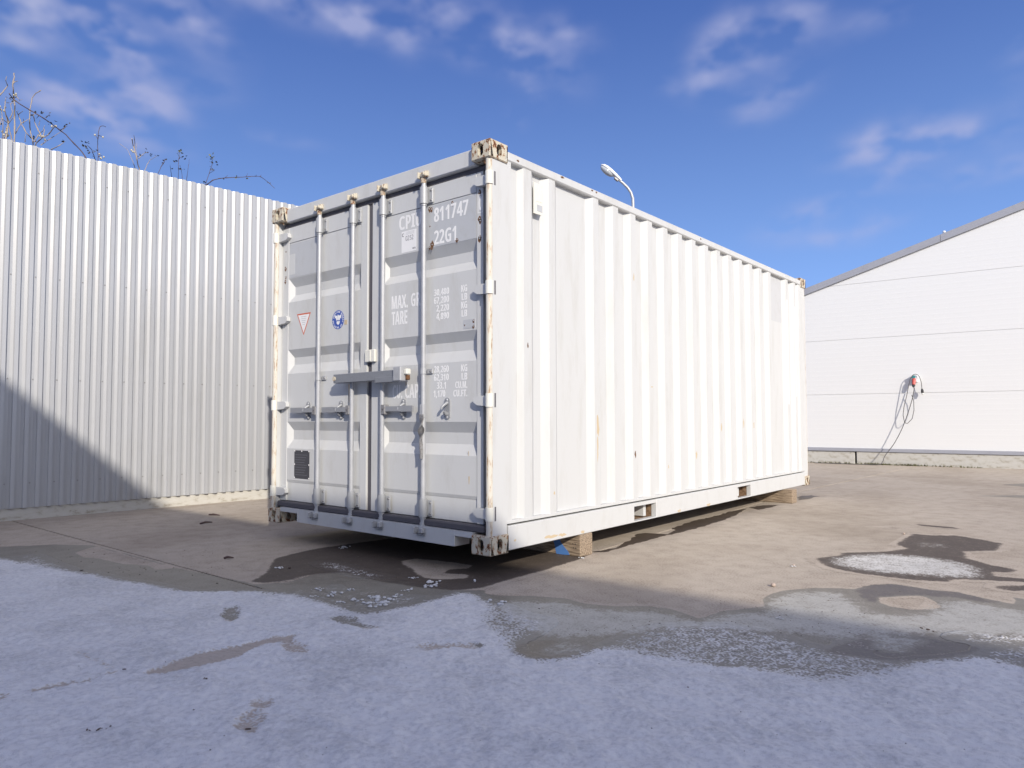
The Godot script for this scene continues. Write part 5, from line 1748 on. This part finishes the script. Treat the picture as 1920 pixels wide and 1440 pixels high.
func make_street_lamp() -> void:
	var dep := 21.0
	var P := func(px: float, py: float) -> Vector3: return CAM + ray(px, py) * dep
	var top: Vector3 = P.call(1187, 386)
	var foot := Vector3(top.x, 0, top.z)
	var t := thing("street_lamp", "white street lamp head on a curved grey pole beyond the container", "street lamp", foot)
	var pts := [Vector3(0, 0, 0), Vector3(0, 0.8, 0), Vector3(0, 3.5, 0)]
	for p: Array in [[1187, 386], [1186.5, 372], [1183, 361], [1177, 352], [1168, 343], [1160, 337]]: pts.append(P.call(p[0], p[1]) - foot)
	var st := mb()
	tube(st, pts, [0.085, 0.08, 0.06, 0.045, 0.043, 0.04, 0.04, 0.038, 0.035], 12)
	obj("pole", st, M.zinc, t)
	st = mb()
	cyl(st, Vector3(0, 0, 0), Vector3(0, 0.04, 0), 0.16, 16)
	obj("foot_plate", st, M.zinc, t)
	var a: Vector3 = P.call(1164, 339) - foot
	var b: Vector3 = P.call(1127, 309) - foot
	var ax := (b - a).normalized()
	var up := (Vector3.UP - ax * ax.y).normalized()
	var side := ax.cross(up)
	st = mb()
	var rows := [[0.0, 0.05, 0.05], [0.1, 0.07, 0.065], [0.3, 0.10, 0.085], [0.55, 0.135, 0.10], [0.75, 0.14, 0.10], [0.9, 0.11, 0.075], [1.0, 0.03, 0.02]]
	var prev := []
	for r: Array in rows:
		var ring := []
		for k in 16:
			var g := TAU * k / 16
			ring.append(a.lerp(b, r[0]) + side * cos(g) * r[1] + up * (maxf(sin(g), 0.0) * r[2] + minf(sin(g), 0.0) * r[2] * 0.35))
		if prev.size():
			for k in 16:
				var j := (k + 1) % 16
				facet(st, [prev[k], prev[j], ring[j], ring[k]], (prev[k] + prev[j]) * 0.5 - a.lerp(b, r[0]))
		prev = ring
	var head := obj("lamp_head", st, M.lamp_white, t)
	st = mb()
	blob(st, a.lerp(b, 0.66) - up * 0.035, Vector3(0.12, 0.10, 0.235), Basis(side, up, ax), 16, 8)
	obj("glass_bowl", st, M.lens, head)
	st = mb()
	box(st, Vector3(-0.05, -0.06, -0.09), Vector3(0.05, 0.0, 0.05), 0.01, Transform3D(Basis(side, up, ax), a.lerp(b, 0.2) - up * 0.02))
	obj("gear_box", st, M.steel, head)

func make_litter() -> void:
	# crumbs: dark specks of dirt on ice and snow, small stones, snow crumbs
	rng.seed = 17
	var st := mb()
	var spots := []
	for k in 150:      # specks on the ice sheet
		spots.append([rng.randf_range(1000, 1700), rng.randf_range(1110, 1195), rng.randf_range(0.001, 0.0032), 0.0055])
	for k in 60:
		spots.append([rng.randf_range(0, 1920), rng.randf_range(1150, 1430), rng.randf_range(0.001, 0.0022), 0.016])
	for k in 90:
		spots.append([rng.randf_range(60, 430), 1040 + rng.randf_range(-8, 40), rng.randf_range(0.0012, 0.004), 0.004])
	for p: Array in [[97, 1070, 0.014], [153, 1071, 0.018], [262, 1079, 0.01], [407, 1095, 0.012], [387, 1279, 0.014], [363, 1338, 0.008], [163, 1376, 0.012], [168, 1377, 0.008], [185, 1375, 0.014], [181, 1377, 0.007], [191, 1373, 0.006], [207, 1369, 0.009], [199, 1374, 0.005], [233, 1261, 0.012], [383, 1278, 0.01], [465, 1375, 0.016], [1290, 1295, 0.008], [1222, 1373, 0.006], [874, 1279, 0.005], [1011, 1146, 0.012], [1740, 1186, 0.022], [1728, 1183, 0.016], [1750, 1189, 0.012], [310, 1247, 0.008], [398, 966, 0.02], [380, 982, 0.02], [430, 1047, 0.02], [1452, 1100, 0.008], [543, 1066, 0.03]]:
		spots.append([p[0], p[1], p[2], 0.012 if p[1] > 1110 else 0.004])
	for s: Array in spots:
		var g := on_ground(s[0], s[1])
		var r: float = s[2] if s[2] < 0.005 else s[2] * 0.38
		blob(st, Vector3(g.x, s[3] + r * 0.25, g.y), Vector3(r * rng.randf_range(0.7, 2.2), r * 0.45, r * rng.randf_range(0.5, 1.1)), Basis(Vector3.UP, rng.randf() * TAU), 7, 4)
	var o := obj("dirt_crumbs", st, M.debris)
	tag(o, "dark crumbs of dirt scattered on ice and snow", "dirt", "", "stuff")
	st = mb()
	for p: Array in [[648, 1027, 0.02], [640, 1029, 0.012], [522, 1066, 0.018], [808, 1094, 0.026], [812, 1099, 0.02], [805, 1101, 0.018], [775, 1085, 0.012], [889, 1090, 0.016], [595, 1106, 0.02], [628, 1113, 0.024], [622, 1118, 0.02], [708, 1125, 0.03], [720, 1131, 0.035], [690, 1132, 0.022], [668, 1126, 0.018], [745, 1120, 0.02], [1460, 1160, 0.012], [936, 1131, 0.024], [655, 1107, 0.014], [765, 1108, 0.016], [1091, 1047, 0.012], [1488, 1063, 0.010], [698, 1121, 0.02], [590, 1119, 0.014], [640, 1130, 0.014], [700, 1138, 0.02]]:
		var g := on_ground(p[0], p[1])
		for k in 9:
			var r: float = p[2] * rng.randf_range(0.15, 0.5)
			blob(st, Vector3(g.x + rng.randfn() * p[2], 0.004 + r * 0.3, g.y + rng.randfn() * p[2]), Vector3(r * 1.2, r * 0.6, r), Basis(Vector3.UP, rng.randf() * TAU), 7, 4)
	o = obj("snow_crumbs", st, M.snow)
	tag(o, "white snow crumbs lying on the damp concrete by the container", "snow", "", "stuff")
	for p: Array in [[1450, 1100, 0.018], [1695, 1002, 0.012], [1488, 1062, 0.012]]:
		var g := on_ground(p[0], p[1])
		st = mb()
		blob(st, Vector3.ZERO, Vector3(p[2], p[2] * 0.7, p[2] * 0.8), Basis(Vector3.UP, p[0]), 9, 6)
		var q := obj("pebble", st, M.pebble)
		q.position = Vector3(g.x, p[2] * 0.6, g.y)
		tag(q, {1450: "small pale pebble at the rim of the melt-water film", 1695: "small pale pebble beside the frozen puddle", 1488: "tiny pale pebble midway between sleeper and frozen puddle"}[int(p[0])], "pebble", "pebbles on the sunlit yard")
	var tw := 0
	for l: Array in [[375, 983, 398, 980], [392, 966, 412, 967], [420, 1048, 438, 1047]]:
		var a := on_ground(l[0], l[1])
		var b := on_ground(l[2], l[3])
		var m := (a + b) * 0.5
		st = mb()
		tube(st, [Vector3(a.x - m.x, 0.006, a.y - m.y), Vector3(0, 0.014, 0.01), Vector3(b.x - m.x, 0.006, b.y - m.y)], [0.008, 0.009, 0.004], 6)
		var q := obj("twig", st, M.bark_dark)
		q.position = Vector3(m.x, 0, m.y)
		tag(q, ["dark twig on shaded concrete, middle one of three by the wall", "dark twig on shaded concrete closest to the corrugated wall", "dark twig on shaded concrete closest to the wet patch"][tw], "twig", "fallen twigs")
		tw += 1

# ---------------------------------------------------------------- all of it
func _ready() -> void:
	rng.seed = 4
	cam_f = Vector3(-sin(YAW) * cos(PITCH), sin(PITCH), -cos(YAW) * cos(PITCH))
	cam_r = Vector3(cos(YAW), 0, -sin(YAW))
	cam_u = cam_r.cross(cam_f)
	var r := cam_r * cos(ROLL) + cam_u * sin(ROLL)
	cam_u = cam_u * cos(ROLL) - cam_r * sin(ROLL)
	cam_r = r
	var cam := Camera3D.new()
	cam.name = "camera"
	cam.fov = rad_to_deg(2.0 * atan(720.0 / FOCAL))
	cam.near = 0.05
	cam.far = 2000.0
	cam.transform = Transform3D(Basis(cam_r, cam_u, -cam_f), CAM)
	add_child(cam)
	cam.make_current()
	make_sky()
	var sun := DirectionalLight3D.new()
	sun.name = "sun"
	sun.light_energy = 1.17
	sun.light_color = Color(1.0, 0.965, 0.915)
	sun.light_angular_distance = 0.53
	sun.shadow_enabled = true
	sun.look_at_from_position(SUN * 20.0, Vector3.ZERO)
	add_child(sun)
	print("sky ", Time.get_ticks_msec())
	make_materials()
	print("materials ", Time.get_ticks_msec())
	make_ground()
	make_snow()
	print("ground ", Time.get_ticks_msec())
	make_hall()
	make_back_hall()
	make_wall()
	make_container()
	make_lock_bar()
	make_sleepers()
	make_street_lamp()
	make_bushes()
	make_litter()
	print("done ", Time.get_ticks_msec())
